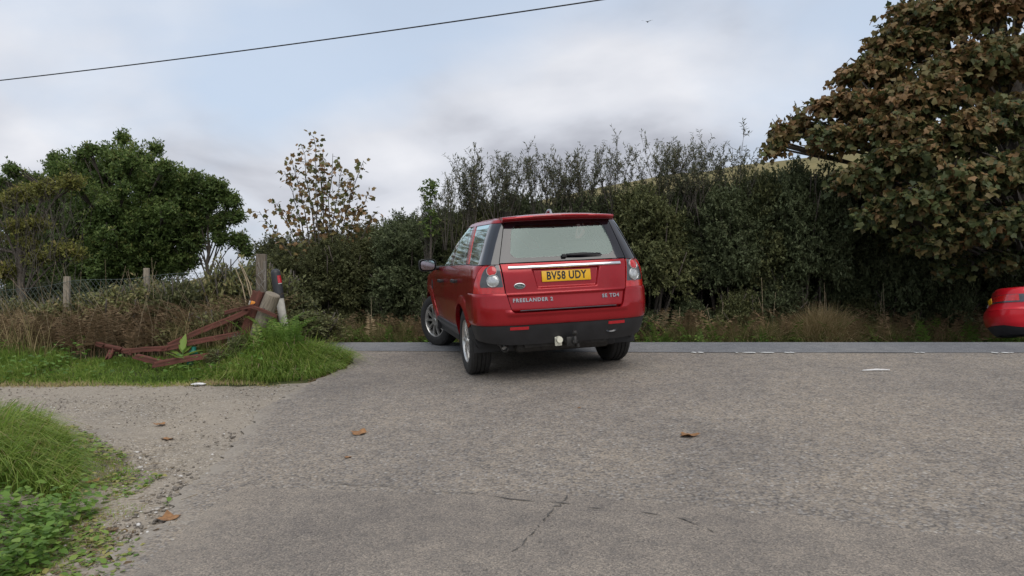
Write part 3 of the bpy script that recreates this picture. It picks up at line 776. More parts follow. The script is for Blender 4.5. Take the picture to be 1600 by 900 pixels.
# its nearest leaves are single pieces
LM = []
for k in range(4):
    LM.append(mesh_np("leaf", PALM[0] * np.array([1, 1, 1.0 + 0.6 * k]), [PALM[1]], np.full(len(PALM[0]), 0.25 + 0.2 * k)))
pp = np.concatenate([t_[0] for t_ in tips]); sel = np.argsort(pp[:, 1])[:9000]; rng = np.random.default_rng(6)
cand = [i for i in sel if abs((pp[i, 0] + base[0]) / (pp[i, 1] + base[1])) < 0.70]
for i in rng.choice(cand, 200, replace=False):
    q = pp[i] + np.array([-0.04, -0.16, 0.02])
    o = link("leaf", LM[rng.integers(4)], M['sycamore'], syc_root)
    o.location = q; o.rotation_euler = (rad(rng.uniform(-160, -80)), rad(rng.uniform(-35, 35)), rad(rng.uniform(-50, 50)))
    s_ = 0.118 * rng.uniform(0.8, 1.15); o.scale = (s_, s_, s_)
# dark thicket in the shade beneath it
for i, (px, D, s_) in enumerate([(1330, 16.6, 1.2), (1395, 16.4, 1.25), (1460, 16.8, 1.2), (1525, 16.4, 1.3), (1590, 16.8, 1.3), (1660, 16.5, 1.3), (1730, 16.5, 1.3)]):
    x = (px - 800) / FPX * D
    put_shrub("shade_bush", US[i % 2], (x, D, float(Hg(x, D)) - 0.05), (0.8, 0.8, s_ * 1.0), i * 2.3,
              "dark bush in the deep shade under the big sycamore", "bush", "bushes under the sycamore", M['hedge'], M['bark'])

# sycamore sapling standing above the left end of the hedge
p = at_px(505, 405, 18.9); base = (p[0], p[1], float(Hg(p[0], p[1])))
root = empty("sycamore_sapling", base); tag(root, "young sycamore with thin spreading stems and sparse leaves rising from the hedge", "tree")
rng = np.random.default_rng(15); st = Acc(); lp, la, ln, lt = [], [], [], []
ends = [(490, 213), (455, 245), (445, 268), (520, 240), (568, 252), (548, 275), (575, 300), (470, 225), (505, 232), (535, 262), (432, 318), (405, 330), (560, 325), (590, 330), (455, 330), (500, 262), (480, 290)]
for (ex, ey) in ends:
    e_ = at_px(ex, ey, 18.9 + rng.normal(0, 0.35)) - np.array(base)
    b0 = np.array([rng.normal(0, 0.12), rng.normal(0, 0.12), -0.1]); m_ = np.array([e_[0] * 0.38, e_[1] * 0.5, e_[2] * 0.62])
    s = np.linspace(0, 1, 14)[:, None]; P_ = (1 - s) ** 2 * b0 + 2 * s * (1 - s) * m_ + s * s * e_
    P_[1:-1] += rng.normal(0, 0.02, (12, 3))
    st.tube(P_, np.linspace(0.026, 0.006, 14), 5)
    for k in range(64):
        u = rng.uniform(0.4, 1.0) ** 0.8; b_ = np.array([np.interp(u, s[:, 0], P_[:, q]) for q in range(3)])
        dr = norm(rng.normal(size=3) + np.array([0, 0, 0.2])); L = rng.uniform(0.04, 0.22)
        if k % 3 == 0: st.tube([b_, b_ + dr * L * 0.5, b_ + dr * L], [0.006, 0.004, 0.003], 3)
        lp.append(b_ + dr * L); la.append(norm(dr + np.array([0, 0, -0.5]))); ln.append(norm(rng.normal(size=3) + np.array([0, -0.5, .6]))); lt.append(rng.uniform(0.3, 0.95))
v = Veg(); v.leaves(PALM, (np.array(lp), np.array(la), np.array(ln), rng.uniform(0.07, 0.135, len(lp)), np.array(lt)))
o = link("crown", v.mesh("crown"), M['sycamore'], root); o["kind"] = "stuff"; st.build("trunk", M['twig'], root, smooth=True, angle=60)
# ------------------------------------------------------------------ grass and weeds (uncountable: stuff)
def gpos(x, y, fn=Hg, dz=-0.01): return np.stack([x, y, fn(x, y) + dz], 1)
def grass_obj(name, V, Q, T, mat, label, cat):
    o = link(name, mesh_np(name, V, [Q], T), mat); return tag(o, label, cat, kind="stuff")

# long grass on the mound beside the lane
rng = np.random.default_rng(31); n = 17000
x = rng.uniform(-4.2, -1.9, n); y = rng.uniform(8.45, 10.6, n)
e_ = (((x + 2.9) / 0.98) ** 2 + ((y - 9.5) / 0.98) ** 2)
k = (e_ < 1.0 + 0.15 * vnoise(x, y, 4)) & (x < lane_edge(y) - 0.02 - 0.06 * rng.random(n)); x, y, e_ = x[k], y[k], e_[k]; n = len(x)
out = np.stack([(x + 2.95) + 0.35, (y - 9.9)], 1); out /= np.linalg.norm(out, axis=1)[:, None] + 0.2
h = rng.uniform(0.2, 0.42, n) * (1.0 - 0.35 * np.clip(e_, 0, 1)) 
h *= 1 + 0.45 * vnoise(x, y, 3.3)
T = np.clip(rng.normal(0.42, 0.2, n) + 0.22 * vnoise(x, y, 2.2) + (rng.random(n) < 0.09) * 0.45, 0, 1)
V, Q, T = blades(gpos(x, y), h, out * rng.uniform(0.5, 1.25, n)[:, None] + rng.normal(0, 0.25, (n, 2)), rng.uniform(0.005, 0.016, n), T, rng, 0.75)
grass_obj("mound_grass", V, Q, T, M['grass'], "long lush grass flopping over the mound by the lane", "grass")

# grass belt in front of the broken gate and along the fence
n = 26000; x = rng.uniform(-8.5, -2.7, n); y = rng.uniform(8.3, 9.7, n)
k = (y > track_far(x) - 0.05 - 0.1 * rng.random(n)); x, y = x[k], y[k]; n = len(x)
h = rng.uniform(0.5, 1.0, n) * np.interp(y, [8.3, 8.62, 8.8, 9.7], [0.05, 0.09, 0.30, 0.42]) * (0.75 + 0.35 * vnoise(x, y, 1.6))
h *= np.where((x > -5.6) & (x < -3.3) & (y > 8.75), 0.30, 1.0)
T = np.clip(rng.normal(0.40, 0.18, n) + 0.22 * vnoise(x, y, 1.5) + 0.48 * sst(8.72, 8.45, y), 0, 0.96)
V, Q, T = blades(gpos(x, y), h, rng.normal(0, 0.5, (n, 2)) + [0, -0.25], rng.uniform(0.006, 0.012, n), T, rng)
grass_obj("verge_grass", V, Q, T, M['grass'], "short green and yellowing grass in front of the broken gate", "grass")

# tuft in the near left corner: long grass above, broad weeds below
bxs = np.array([2.6, 3.5, 3.75, 4.3, 4.7, 5.2, 5.6, 6.0, 6.45, 6.6]); bxe = np.array([-2.4, -2.22, -2.22, -2.38, -2.48, -2.75, -3.15, -3.65, -4.25, -9])
def tuft_edge(y): return np.interp(y, bxs, bxe)
n = 12000; y = rng.uniform(4.6, 6.55, n); x = tuft_edge(y) - rng.random(n) ** 1.4 * 2.6 - 0.22
k = (x > -7); x, y = x[k], y[k]; n = len(x); din = tuft_edge(y) - x
h = rng.uniform(0.55, 1.0, n) * np.interp(din, [0.1, 0.35, 0.9], [0.12, 0.36, 0.58])
T = np.clip(rng.normal(0.55, 0.18, n) + 0.15 * vnoise(x, y, 3), 0, 0.97)
V, Q, T = blades(gpos(x, y), h, np.stack([rng.uniform(0.2, 1.1, n), rng.normal(-0.25, 0.4, n)], 1), rng.uniform(0.006, 0.016, n), T, rng, 0.7)
grass_obj("tuft_grass", V, Q, T, M['grass'], "bright long grass on the near bank by the gravel track", "grass")
n = 9000; y = rng.uniform(2.6, 6.6, n); x = tuft_edge(y) + 0.10 * vnoise(y, 0 * y, 5) + rng.uniform(-0.6, 0.28, n) * rng.random(n) ** 0.6
k = vnoise(x, y, 4.5) > np.interp(x - tuft_edge(y), [-0.2, 0.3], [-1, 0.5]); x, y = x[k], y[k]; n = len(x)
V, Q, T = blades(gpos(x, y), rng.uniform(0.015, 0.06, n), rng.normal(0, 0.8, (n, 2)), rng.uniform(0.004, 0.008, n), np.clip(rng.normal(0.72, 0.15, n), 0, 1), rng)
grass_obj("creeping_grass", V, Q, T, M['grass'], "thin yellowish grass creeping over the gravel edge", "grass")
def weed_patch(name, x, y, leaf, hgt, label, mat, tmean=0.45, fn=Hg, tm=OVAL):
    n = len(x); p = gpos(x, y, fn); p[:, 2] += hgt * rng.random(n)
    az = rng.uniform(0, 2 * math.pi, n)
    ax = norm(np.stack([np.cos(az), np.sin(az), rng.uniform(-0.25, 0.5, n)], 1)); nr = norm(rdirs(n, rng) * 0.45 + np.array([0, 0, 1.0]))
    T = np.clip(rng.normal(tmean, 0.2, n), 0, 1)
    V, F, T = place_leaves(tm, p, ax, nr, leaf * rng.uniform(0.55, 1.2, n), T)
    return tag(link(name, mesh_np(name, V, [F], T), mat), label, "weeds", kind="stuff")
n = 7600; y = rng.uniform(2.6, 5.3, n); x = tuft_edge(y) - rng.random(n) ** 1.3 * 1.5 - 0.04 + 0.06 * vnoise(y, y * 0, 6)
k = (y < 4.45) | (rng.random(n) < 0.12); x, y = x[k], y[k]
weed_patch("broadleaf_weeds", x, y, 0.056, 0.17, "low broad-leaved green weeds below the long grass on the near bank", M['weed'], 0.5)
n = 4200; y = rng.uniform(3.0, 6.3, n); x = tuft_edge(y) + rng.uniform(-0.35, 0.40, n)
k = vnoise(x, y, 3.1) > -0.15 + 1.6 * np.maximum(x - tuft_edge(y), 0); x, y = x[k], y[k]
weed_patch("creeping_weeds", x, y, 0.045, 0.03, "small yellow-green weeds spreading onto the gravel", M['weed'], 0.82)
n = 3400; x = rng.uniform(-8.5, -2.6, n); y = rng.uniform(8.6, 9.8, n)
k = (vnoise(x, y, 1.9) > -0.05) & ~((x > -5.4) & (x < -3.2) & (y > 8.8)); x, y = x[k], y[k]
weed_patch("nettle_weeds", x, y, 0.075, 0.30, "leafy green nettles and docks between grass and fence", M['weed'], 0.35)
n = 900; a_ = rng.uniform(0, 2 * math.pi, n); rr = rng.random(n) ** 0.5
x = -3.0 + 0.95 * rr * np.cos(a_); y = 9.05 + 0.45 * rr * np.sin(a_); k = (x < lane_edge(y) - 0.1) & (y > 8.5); x, y = x[k], y[k]
weed_patch("mound_weeds", x, y, 0.06, 0.12, "small leafy weeds in the front foot of the grass mound", M['weed'], 0.5)

# far verge: grass, dry tussocks, stalks
n = 36000; x = rng.uniform(-7, 14, n); v_ = rng.uniform(5.0, 6.7, n); y = crest(x) + v_
pat = vnoise(x, y * 0.5, 0.9)
h = rng.uniform(0.4, 1.0, n) * np.interp(v_, [5.0, 5.3, 5.8, 6.7], [0.14, 0.38, 0.60, 0.75]) * (0.8 + 0.45 * pat)
T = np.clip(rng.normal(0.45, 0.18, n) + 0.28 * np.maximum(pat, 0) * (rng.random(n) < 0.6), 0, 1)
V, Q, T = blades(gpos(x, y), h, rng.normal(0, 0.5, (n, 2)) + [0, -0.35], rng.uniform(0.008, 0.016, n), T, rng)
grass_obj("roadside_grass", V, Q, T, M['grass'], "green grass along the far road edge under the hedge", "grass")
V_, Q_, T_ = [], [], []; off = 0
tus = [(1030, 300), (1075, 420), (1195, 560), (1215, 300), (1275, 1500), (1300, 900), (1290, 700), (1330, 300), (1370, 420), (1385, 300), (1470, 300), (560, 800), (600, 500), (640, 500), (520, 500), (1120, 300), (1160, 380), (1420, 260), (530, 300), (620, 300)]
for (px, m) in tus:
    a_ = (px - 800) / FPX; D = 16.0
    for _ in range(8): D = float(crest(a_ * D)) + 5.45
    cx, cy = a_ * D, D
    tall = 1.0 if px in (1275, 1290, 1300) else 0.75
    xx = cx + rng.normal(0, 0.2, m); yy = cy + rng.normal(0, 0.15, m)
    ln = np.stack([xx - cx, yy - cy - 0.05], 1) * 2.2 + rng.normal(0, 0.25, (m, 2))
    V, Q, T = blades(gpos(xx, yy), rng.uniform(0.55, 1.2, m) * tall, ln, rng.uniform(0.007, 0.013, m), np.clip(rng.normal(0.66 if tall == 1.0 else 0.36, 0.2, m), 0, 1), rng)
    V_.append(V); Q_.append(Q + off); T_.append(T); off += len(V)
grass_obj("dry_grass", np.concatenate(V_), np.concatenate(Q_), np.concatenate(T_), M['dry'], "tan dry grass tussocks along the foot of the hedge", "grass")

def fronds(n, x, y, L, fn, rng, npin=20, pin=0.085, tm=0.5, up=1.0, zoff=0.0):
    """fern fronds: arching rachis with paired pinnae"""
    p0 = gpos(x, y, fn); p0[:, 2] += zoff
    az = rng.uniform(0, 2 * math.pi, n); hd = np.stack([np.cos(az), np.sin(az), np.zeros(n)], 1)
    t = np.linspace(0.22, 1, npin)
    c = lambda t: p0[:, None] + L[:, None, None] * (up * np.array([0, 0, 1.0]) * (t - 0.32 * t ** 2.6)[None, :, None] + hd[:, None] * (0.45 * t ** 2.0)[None, :, None])
    P_ = c(t); tg = norm(np.gradient(P_, axis=1)); sd = norm(np.cross(tg, np.array([0, 0, 1.0]))); nr = np.cross(sd, tg)
    sz = (L[:, None] * pin / 0.5 * (1 - 0.82 * t)[None]).clip(0.02)
    tt = np.clip(np.repeat(rng.normal(tm, 0.18, n), npin) + rng.normal(0, 0.08, n * npin), 0, 1)
    v = Veg()
    for s in (-1, 1):
        ax = norm(s * sd + 0.35 * tg + 0.25 * rng.normal(size=P_.shape)).reshape(-1, 3)
        v.leaves(NARROW, (P_.reshape(-1, 3), ax, nr.reshape(-1, 3), sz.ravel(), tt))
    lines = c(np.linspace(0, 1, 5))
    V, Q = thin_stems(lines, 0.005, 0.0015); v.add(V, Q, 0.75)
    return v
# bracken along the verge
n = 620; x = rng.uniform(-6, 13, n); y = crest(x) + rng.uniform(5.25, 6.3, n)
v = fronds(n, x, y, rng.uniform(0.6, 1.25, n), Hg, rng, tm=0.6, pin=0.11)
tag(link("verge_bracken", v.mesh("verge_bracken"), M['bracken']), "brown dying bracken fronds below the hedge", "bracken", kind="stuff")
n = 340; x = rng.uniform(-6, 13, n); y = crest(x) + rng.uniform(5.1, 6.2, n)
v = fronds(n, x, y, rng.uniform(0.45, 0.95, n), Hg, rng, tm=0.4, pin=0.11)
tag(link("verge_fern", v.mesh("verge_fern"), M['weed']), "green ferns below the hedge", "fern", kind="stuff")
n = 5200; x = rng.uniform(-6, 13, n); y = crest(x) + rng.uniform(4.98, 5.5, n); k = vnoise(x, y, 0.7) > -0.1; x, y = x[k], y[k]
weed_patch("verge_weeds", x, y, 0.08, 0.30, "bright green low weeds along the far road edge", M['weed'], 0.5)
# bare stalks on the verge
st_pts = [(1062, 478, 520), (1130, 470, 525), (1190, 432, 500), (1212, 455, 505), (1265, 470, 520), (1288, 440, 515), (1290, 455, 515), (1020, 490, 525), (660, 470, 525), (580, 460, 520), (1380, 440, 515), (1378, 455, 512), (1105, 480, 520)]
for (px, py, pb) in st_pts:
    D = float(crest((px - 800) / FPX * 15.5)) + 5.7; q = at_px(px, py, D); g = float(Hg(q[0] + 0.05, D))
    a = Acc(); le = rng.normal(0, 0.12)
    a.tube([(le, 0, 0), (le * 0.4, 0.02, (q[2] - g) * 0.5), (0, 0, q[2] - g)], [0.007, 0.006, 0.003], 5)
    a.tube([(le * 0.4, 0.02, (q[2] - g) * 0.5), (le * 0.4 - 0.1, 0.0, (q[2] - g) * 0.72)], [0.006, 0.003], 4)
    tag(a.build("dry_stalk", M['straw'], None, (q[0], D, g - 0.02)), "pale bare dry stalk standing in the verge below the hedge", "stalk", "dry stalks on the verge")

# ------------------------------------------------------------------ thicket by the fence
M['thicket'] = leaf_mat('thicket_leaf', [(0.0, (0.104, 0.098, 0.042)), (0.35, (0.169, 0.182, 0.065)), (0.65, (0.234, 0.208, 0.091)), (1.0, (0.351, 0.234, 0.130))], 0.25, 0.6, 0.25, 0.15)
n = 1000; x = rng.uniform(-9.5, -3.3, n); y = rng.uniform(9.6, 11.0, n)
v = fronds(n, x, y, rng.uniform(0.5, 1.0, n) * np.interp(x, [-9, -6.5, -5, -3.3], [0.8, 0.9, 1.05, 1.15]), Hg, rng, npin=20, tm=0.5)
tag(link("dead_bracken", v.mesh("dead_bracken"), M['bracken']), "tangle of dead brown bracken between the fence and the broken gate", "bracken", kind="stuff")
n = 15000; x = rng.uniform(-10.5, -3.5, n); y = rng.uniform(9.4, 11.2, n)
k = vnoise(x, y, 0.8) + 0.5 * sst(-4.5, -7.5, x) > 0.0; x, y = x[k], y[k]; n = len(x)
V, Q, T = blades(gpos(x, y), rng.uniform(0.45, 0.95, n), rng.normal(0, 0.38, (n, 2)) + [0, -0.1], rng.uniform(0.004, 0.009, n), np.clip(rng.normal(0.55, 0.22, n), 0, 1), rng)
grass_obj("tall_dry_grass", V, Q, T, M['dry'], "tall tan dry grass growing through the wire fence", "grass")
TB = [shrub_meshes(151 + i, 0.62, 0.55, 620, 13, 0.06, 14, 0.5) for i in range(2)]
for i, (px, D, s_, ol) in enumerate([(385, 11.0, 1.22, 1), (352, 10.8, 1.15, 1), (318, 11.1, 1.0, 1), (275, 10.6, 0.95, 0), (238, 10.9, 0.98, 1), (195, 10.7, 0.85, 1), (150, 11.0, 0.8, 1), (100, 10.8, 0.72, 1), (40, 11.0, 0.7, 1),
                                      (-20, 10.9, 0.7, 1), (420, 11.6, 1.1, 0), (455, 11.9, 0.85, 0), (362, 10.0, 0.62, 0), (300, 9.9, 0.55, 1), (470, 11.2, 0.55, 0), (495, 11.7, 0.5, 1), (335, 9.12, 0.26, 0), (372, 9.2, 0.34, 0)]):
    xx = (px - 800) / FPX * D
    put_shrub("bramble_bush", TB[i % 2], (xx, D, float(Hg(xx, D)) - 0.05), (1.15, 0.95, s_ * 1.2) if s_ > 0.4 else (0.36, 0.3, s_ * 1.25), i * 1.9,
              "straggly green bramble bush in the thicket along the wire fence", "bramble", "brambles along the wire fence", M['thicket'] if ol else M['hedge_olive'], M['twig'])
n = 240; b0 = gpos(rng.uniform(-9, -3.4, n), rng.uniform(9.6, 11.2, n)); dd_ = norm(np.stack([rng.normal(0, .35, n), rng.normal(0, .3, n), np.ones(n)], 1)); LL = rng.uniform(0.6, 1.25, n)[:, None]
tw = np.stack([b0, b0 + dd_ * LL * 0.5, b0 + dd_ * LL + rng.normal(0, .08, (n, 3))], 1); a = Acc(); a.add(*thin_stems(tw, 0.0035, 0.0015))
tag(a.build("dry_stems", M['straw']), "thin pale dead stems sticking out of the thicket", "stems", kind="stuff")
for (px, py, px2, py2) in [(372, 405, 392, 466), (378, 415, 397, 470), (368, 420, 384, 470), (383, 425, 395, 470)]:
    p0, p1 = at_px(px2, py2, 10.1), at_px(px, py, 10.2); a = Acc(); a.tube([(0, 0, -0.5), (0, 0, 0), (p1 - p0) * 0.5 + [0.02, 0, 0], p1 - p0], [0.011, 0.010, 0.008, 0.004], 5)
    tag(a.build("dry_cane", M['straw'], None, p0), "pale dead cane leaning beside the tall square post", "stalk", "dead canes by the square post")

# green fern spray by the leaning posts
n = 30; x = rng.normal(-2.85, 0.17, n); y = rng.normal(9.38, 0.08, n)
v = fronds(n, x, y, rng.uniform(0.5, 0.72, n), Hg, rng, npin=22, pin=0.10, tm=0.6, up=0.95, zoff=0.0)
tag(link("green_fern", v.mesh("green_fern"), M['weed']), "bright green fern on the mound at the foot of the leaning posts", "fern")

# dock plant in front of the gate
p = on_ground(285, 575, Hg); rt = empty("dock_plant", p); tag(rt, "dock plant with large bright green leaves in front of the broken gate", "plant")
lv = np.array([(0, 0, 0), (0.13, 0.2, 0.03), (0.16, 0.45, 0.04), (0.1, 0.75, 0.0), (0, 1, -0.1), (-0.1, 0.75, 0.0), (-0.16, 0.45, 0.04), (-0.13, 0.2, 0.03), (0, 0.25, -0.02), (0, 0.5, -0.03), (0, 0.75, -0.04)])
lf = [(0, 1, 8), (1, 2, 9), (1, 9, 8), (2, 3, 10), (2, 10, 9), (3, 4, 10), (4, 5, 10), (5, 6, 9), (5, 9, 10), (6, 7, 8), (6, 8, 9), (7, 0, 8)]
dm = mesh_np("leaf", lv * 0.30, [np.array(lf)], np.full(11, 0.8))
for k, (rzz, tl, z, s_) in enumerate([(70, 35, 0.17, 1.0), (110, 45, 0.18, 1.0), (20, 20, 0.14, .9), (160, 22, 0.13, .95), (-40, 30, 0.10, .8), (210, 30, 0.1, .75), (95, 65, 0.2, .8), (-90, 25, 0.08, .8)]):
    o = link("leaf", dm, M['weed'], rt, (0, 0, z)); o.rotation_euler = (rad(tl), 0, rad(rzz - 90)); o.scale = (s_, s_, s_)
a = Acc(); a.tube([(0, 0, -0.03), (0, 0, 0.1), (0.01, 0, 0.22)], [0.012, 0.01, 0.006], 6); a.build("stem", M['weed'], rt)

# ------------------------------------------------------------------ fence
def wood_mat(name, stops, sc=6.0):
    m, nt, b = new_mat(name); setb(b, None, 0.85, spec=0.2)
    c = nt.nodes.new("ShaderNodeTexCoord"); mp = nt.nodes.new("ShaderNodeMapping"); mp.inputs["Scale"].default_value = (12, 12, 1.3)
    n_ = nt.nodes.new("ShaderNodeTexNoise"); n_.inputs["Scale"].default_value = sc; n_.inputs["Detail"].default_value = 8; n_.inputs["Roughness"].default_value = 0.65
    nt.links.new(c.outputs["Object"], mp.inputs[0]); nt.links.new(mp.outputs[0], n_.inputs["Vector"])
    r = ramp(nt, stops, n_.outputs[0]); nt.links.new(r.outputs[0], b.inputs["Base Color"]); bump(nt, b, n_.outputs[0], 0.5, 0.01)
    return m
M['post'] = wood_mat("weathered_post", [(0.3, (0.075, 0.062, 0.048)), (0.55, (0.15, 0.125, 0.098)), (0.75, (0.22, 0.19, 0.15))])
M['palepost'] = wood_mat("pale_post", [(0.3, (0.11, 0.095, 0.075)), (0.5, (0.24, 0.205, 0.16)), (0.75, (0.34, 0.30, 0.24))])
M['gate'] = wood_mat("red_gate_paint", [(0.30, (0.05, 0.034, 0.026)), (0.45, (0.105, 0.045, 0.034)), (0.62, (0.15, 0.055, 0.043)), (0.74, (0.16, 0.115, 0.085))], 3.0)
M['wire'] = plain("green_wire", (0.10, 0.125, 0.11), 0.45, 0.4, vary=0.3)
M['galv'] = plain("galvanised_wire", (0.35, 0.34, 0.31), 0.5, 0.7, vary=0.2)
fr = empty("wire_fence", (-5.6, 10.6, float(Hg(-5.6, 10.6)))); tag(fr, "sagging green chain-link fence on thin wooden posts, overgrown by dry grass", "fence")
fo = np.array(fr.location)
ftop = [(-9.4, 10.9), (-6.2, 10.6), (-5.05, 10.6), (-3.5, 10.55)]
def ftz(px, py, D): return at_px(px, py, D)
T0 = [at_px(-90, 470, 10.9), at_px(0, 456, 10.75), at_px(104, 441, 10.6), at_px(230, 432, 10.6), at_px(330, 425, 10.6), at_px(405, 415, 10.6)]
T0 = np.array(T0)
def rail_top(x): return np.interp(x, T0[:, 0], T0[:, 2])
def rail_y(x): return np.interp(x, T0[:, 0], T0[:, 1])
a = Acc(); hN = 1.05; x0, x1 = T0[0, 0], T0[-1, 0]; stp = 0.075
segs = []
for s in (-1, 1):
    for c in np.arange(x0 - hN, x1 + hN, stp):
        xa, xb = c, c + s * hN * 0.75; za, zb = 0.0, 1.0
        pts = []
        for u in np.linspace(0, 1, 9):
            xx = xa + (xb - xa) * u
            if x0 <= xx <= x1:
                top = rail_top(xx) + 0.015 * math.sin(xx * 5); pts.append((xx, float(rail_y(xx)) + 0.012 * s + 0.03 * math.sin(xx * 3 + u * 2), top - hN * (1 - u)))
        if len(pts) >= 3: a.tube(np.array(pts) - fo, 0.0022, 3, cap=False)
xx = np.linspace(x0, x1, 40)
a.tube(np.stack([xx, rail_y(xx), [rail_top(q) + 0.015 * math.sin(q * 5) for q in xx]], 1) - fo, 0.003, 4)
a.build("netting", M['wire'], fr)
for (px, py, w) in [(104, 432, 0.075), (230, 419, 0.07), (-40, 452, 0.07)]:
    q = at_px(px, py, 10.66); g = float(Hg(q[0], q[1])); hgt = q[2] - g + 0.3
    a = Acc(); a.box((0, 0, hgt / 2), (w, w, hgt), Euler((rng.normal(0, .02), rng.normal(0, .02), 0.2)), 0.006)
    a.build("post", M['palepost'], fr, np.array([q[0], q[1], g - 0.3]) - fo)
# tall square post with loose wire
q = at_px(408.5, 397, 10.35); g = float(Hg(q[0], q[1])); hgt = q[2] - g
pr = empty("square_post", (q[0], q[1], g)); tag(pr, "tall square weathered wooden post with loose wire netting stapled to it", "post")
a = Acc(); a.box((0, 0, (hgt - 0.4) / 2), (0.125, 0.125, hgt + 0.4), Euler((0, 0.0, 0.12)), 0.007); a.build("shaft", M['post'], pr)
a = Acc()
for k in range(13):
    z0 = hgt - 0.16 - k * 0.055; t = np.linspace(0, 1, 10)
    a.tube(np.stack([-0.045 + 0.12 * t + 0.012 * np.sin(t * 9 + k), -0.075 - 0.02 * np.sin(t * 3.1), z0 + 0.05 * np.sin(t * 6.28 + k * 2.1) - 0.03 * t], 1), 0.0022, 4)
for s in (0.058, 0.075): a.tube([(s, -0.072, hgt - 0.1), (s + 0.01, -0.08, hgt - 0.5), (s - 0.01, -0.075, hgt - 0.9)], 0.0022, 4)
a.build("loose_wire", M['galv'], pr)

# ------------------------------------------------------------------ leaning round post and marker bollard
def leaning(p_top, p_bot, extra=0.25):
    d = p_top - p_bot; L = np.linalg.norm(d); d = d / L; return p_bot - d * extra, d, L + extra
def oriented(name, base, d):
    e_ = empty(name, base); e_.rotation_mode = 'QUATERNION'; e_.rotation_quaternion = Vector((0, 0, 1)).rotation_difference(Vector(d)); return e_
b, d, L = leaning(at_px(427, 459, 9.55), at_px(408, 507, 9.60), 0.35)
e_ = oriented("round_post", b, d); tag(e_, "short pale round wooden post leaning in front of the marker bollard", "post")
prof = [(0, 0.0), (0, 0.098), (L * 0.3, 0.1), (L * 0.7, 0.098), (L - 0.012, 0.094), (L, 0.083), (L, 0.0)]
a = Acc(); a.lathe(prof, 20, 'z'); o = a.build("shaft", M['palepost'], e_, smooth=True, angle=40)
a = Acc(); a.lathe([(-0.004, 0), (0.0, 0.012), (0.004, 0.012), (0.006, 0)], 10, 'y', (-0.01, -0.098, L - 0.2)); a.build("knot", M['crack'], e_)
b, d, L = leaning(at_px(429.5, 420, 9.95), at_px(441, 492, 9.95), 0.25)
e_ = oriented("marker_bollard", b, d); tag(e_, "black and white plastic verge marker post with red reflector, leaning", "bollard")
M['black_plastic'] = plain("black_plastic", (0.028, 0.029, 0.033), 0.45, vary=0.25, scale=9)
M['white_plastic'] = plain("dirty_white_plastic", (0.52, 0.50, 0.45), 0.5, vary=0.3, scale=7)
M['reflector_red'] = plain("red_reflector", (0.45, 0.012, 0.02), 0.25, coat=0.5)
zw = 0.25 + (L - 0.25) * 0.36; R0 = 0.058
a = Acc(); a.lathe([(0, 0), (0, R0 * 0.9), (zw, R0 * 0.9), (zw, 0)], 22, 'z'); a.build("white_sleeve", M['white_plastic'], e_, smooth=True, angle=40)
hp = [(L - R0 + R0 * math.sin(t), R0 * 1.08 * math.cos(t)) for t in np.linspace(0, math.pi / 2, 9)]
a = Acc(); a.lathe([(zw, 0), (zw, R0 * 1.05), (zw + (L - zw) * 0.5, R0 * 1.1)] + hp, 22, 'z'); a.build("black_shaft", M['black_plastic'], e_, smooth=True, angle=50)
a = Acc(); zr = zw + (L - zw) * 0.5; rr_ = R0 * 1.12
ph = np.radians(np.linspace(-62, -8, 8)); zs = np.linspace(zr, zr + 0.10, 2)
a.grid(np.stack([np.stack([rr_ * np.cos(ph), rr_ * np.sin(ph), np.full(8, z)], 1) for z in zs])); a.build("reflector", M['reflector_red'], e_)
a = Acc(); zs = np.linspace(zr - 0.012, zr - 0.002, 2)
a.grid(np.stack([np.stack([rr_ * np.cos(ph), rr_ * np.sin(ph), np.full(8, z)], 1) for z in zs])); a.build("white_band", M['white_plastic'], e_)

# ------------------------------------------------------------------ collapsed red gate
gb = on_ground(330, 575, Hg); gr = empty("broken_gate", gb); tag(gr, "collapsed rust-red wooden gate lying broken in the weeds", "gate")
def plank(name, A, B, w, t):
    # a weathered board: wavy edges, split and ragged ends
    r = np.random.default_rng(int(abs(A[0] * 9173 + B[2] * 3911)) % 9999); A, B = np.asarray(A, float), np.asarray(B, float); L = np.linalg.norm(B - A); d = (B - A) / L
    up = np.array([0, 0, 1.0]) if abs(d[2]) < 0.8 else np.array([1.0, 0, 0]); up = up - d * up.dot(d); up /= np.linalg.norm(up); x_ = np.cross(up, d)
    sec = np.array([(-.5, -.5), (-.5, -.15), (-.42, 0.0), (-.5, .16), (-.5, .5), (.5, .5), (.5, -.5), (-.5, -.5)]); n_ = 12; z = np.linspace(0, L, n_); G = []
    for i, zz_ in enumerate(z):
        k = 1 + 0.06 * r.normal(size=(8, 1)); k[-1] = k[0]; ring = np.concatenate([sec * [t, w] * k, np.full((8, 1), zz_)], 1); ring[:, 1] += 0.006 * math.sin(zz_ * 6 + A[0])
        if i in (0, n_ - 1): o_ = r.uniform(-.035, .035, 8); o_[-1] = o_[0]; ring[:, 2] += o_
        G.append(ring)
    a = Acc(); a.grid(np.array(G))
    for i, fl in ((0, 1), (n_ - 1, 0)):
        c = G[i][:7].mean(0); a.add(np.vstack([G[i][:7], c]), None, [((k + 1) % 7, k, 7) if fl else (k, (k + 1) % 7, 7) for k in range(7)])
    o = a.build(name, M['gate'], gr); o.matrix_local = basis(x_, up, d, A); return o
def rail(p0, d0, p1, d1, w=0.085, t=0.035, name="rail", roll=0.1):
    w = w * 0.8 if name == "rail" else w
    A, B = at_px(*p0, d0) - gb, at_px(*p1, d1) - gb
    return plank(name, A, B, w, t)
rail((150, 536), 9.6, (206, 552), 9.25, 0.07)
rail((192, 548), 9.28, (262, 545), 9.2, 0.075)
rail((256, 545), 9.2, (375, 520), 9.35, 0.075)
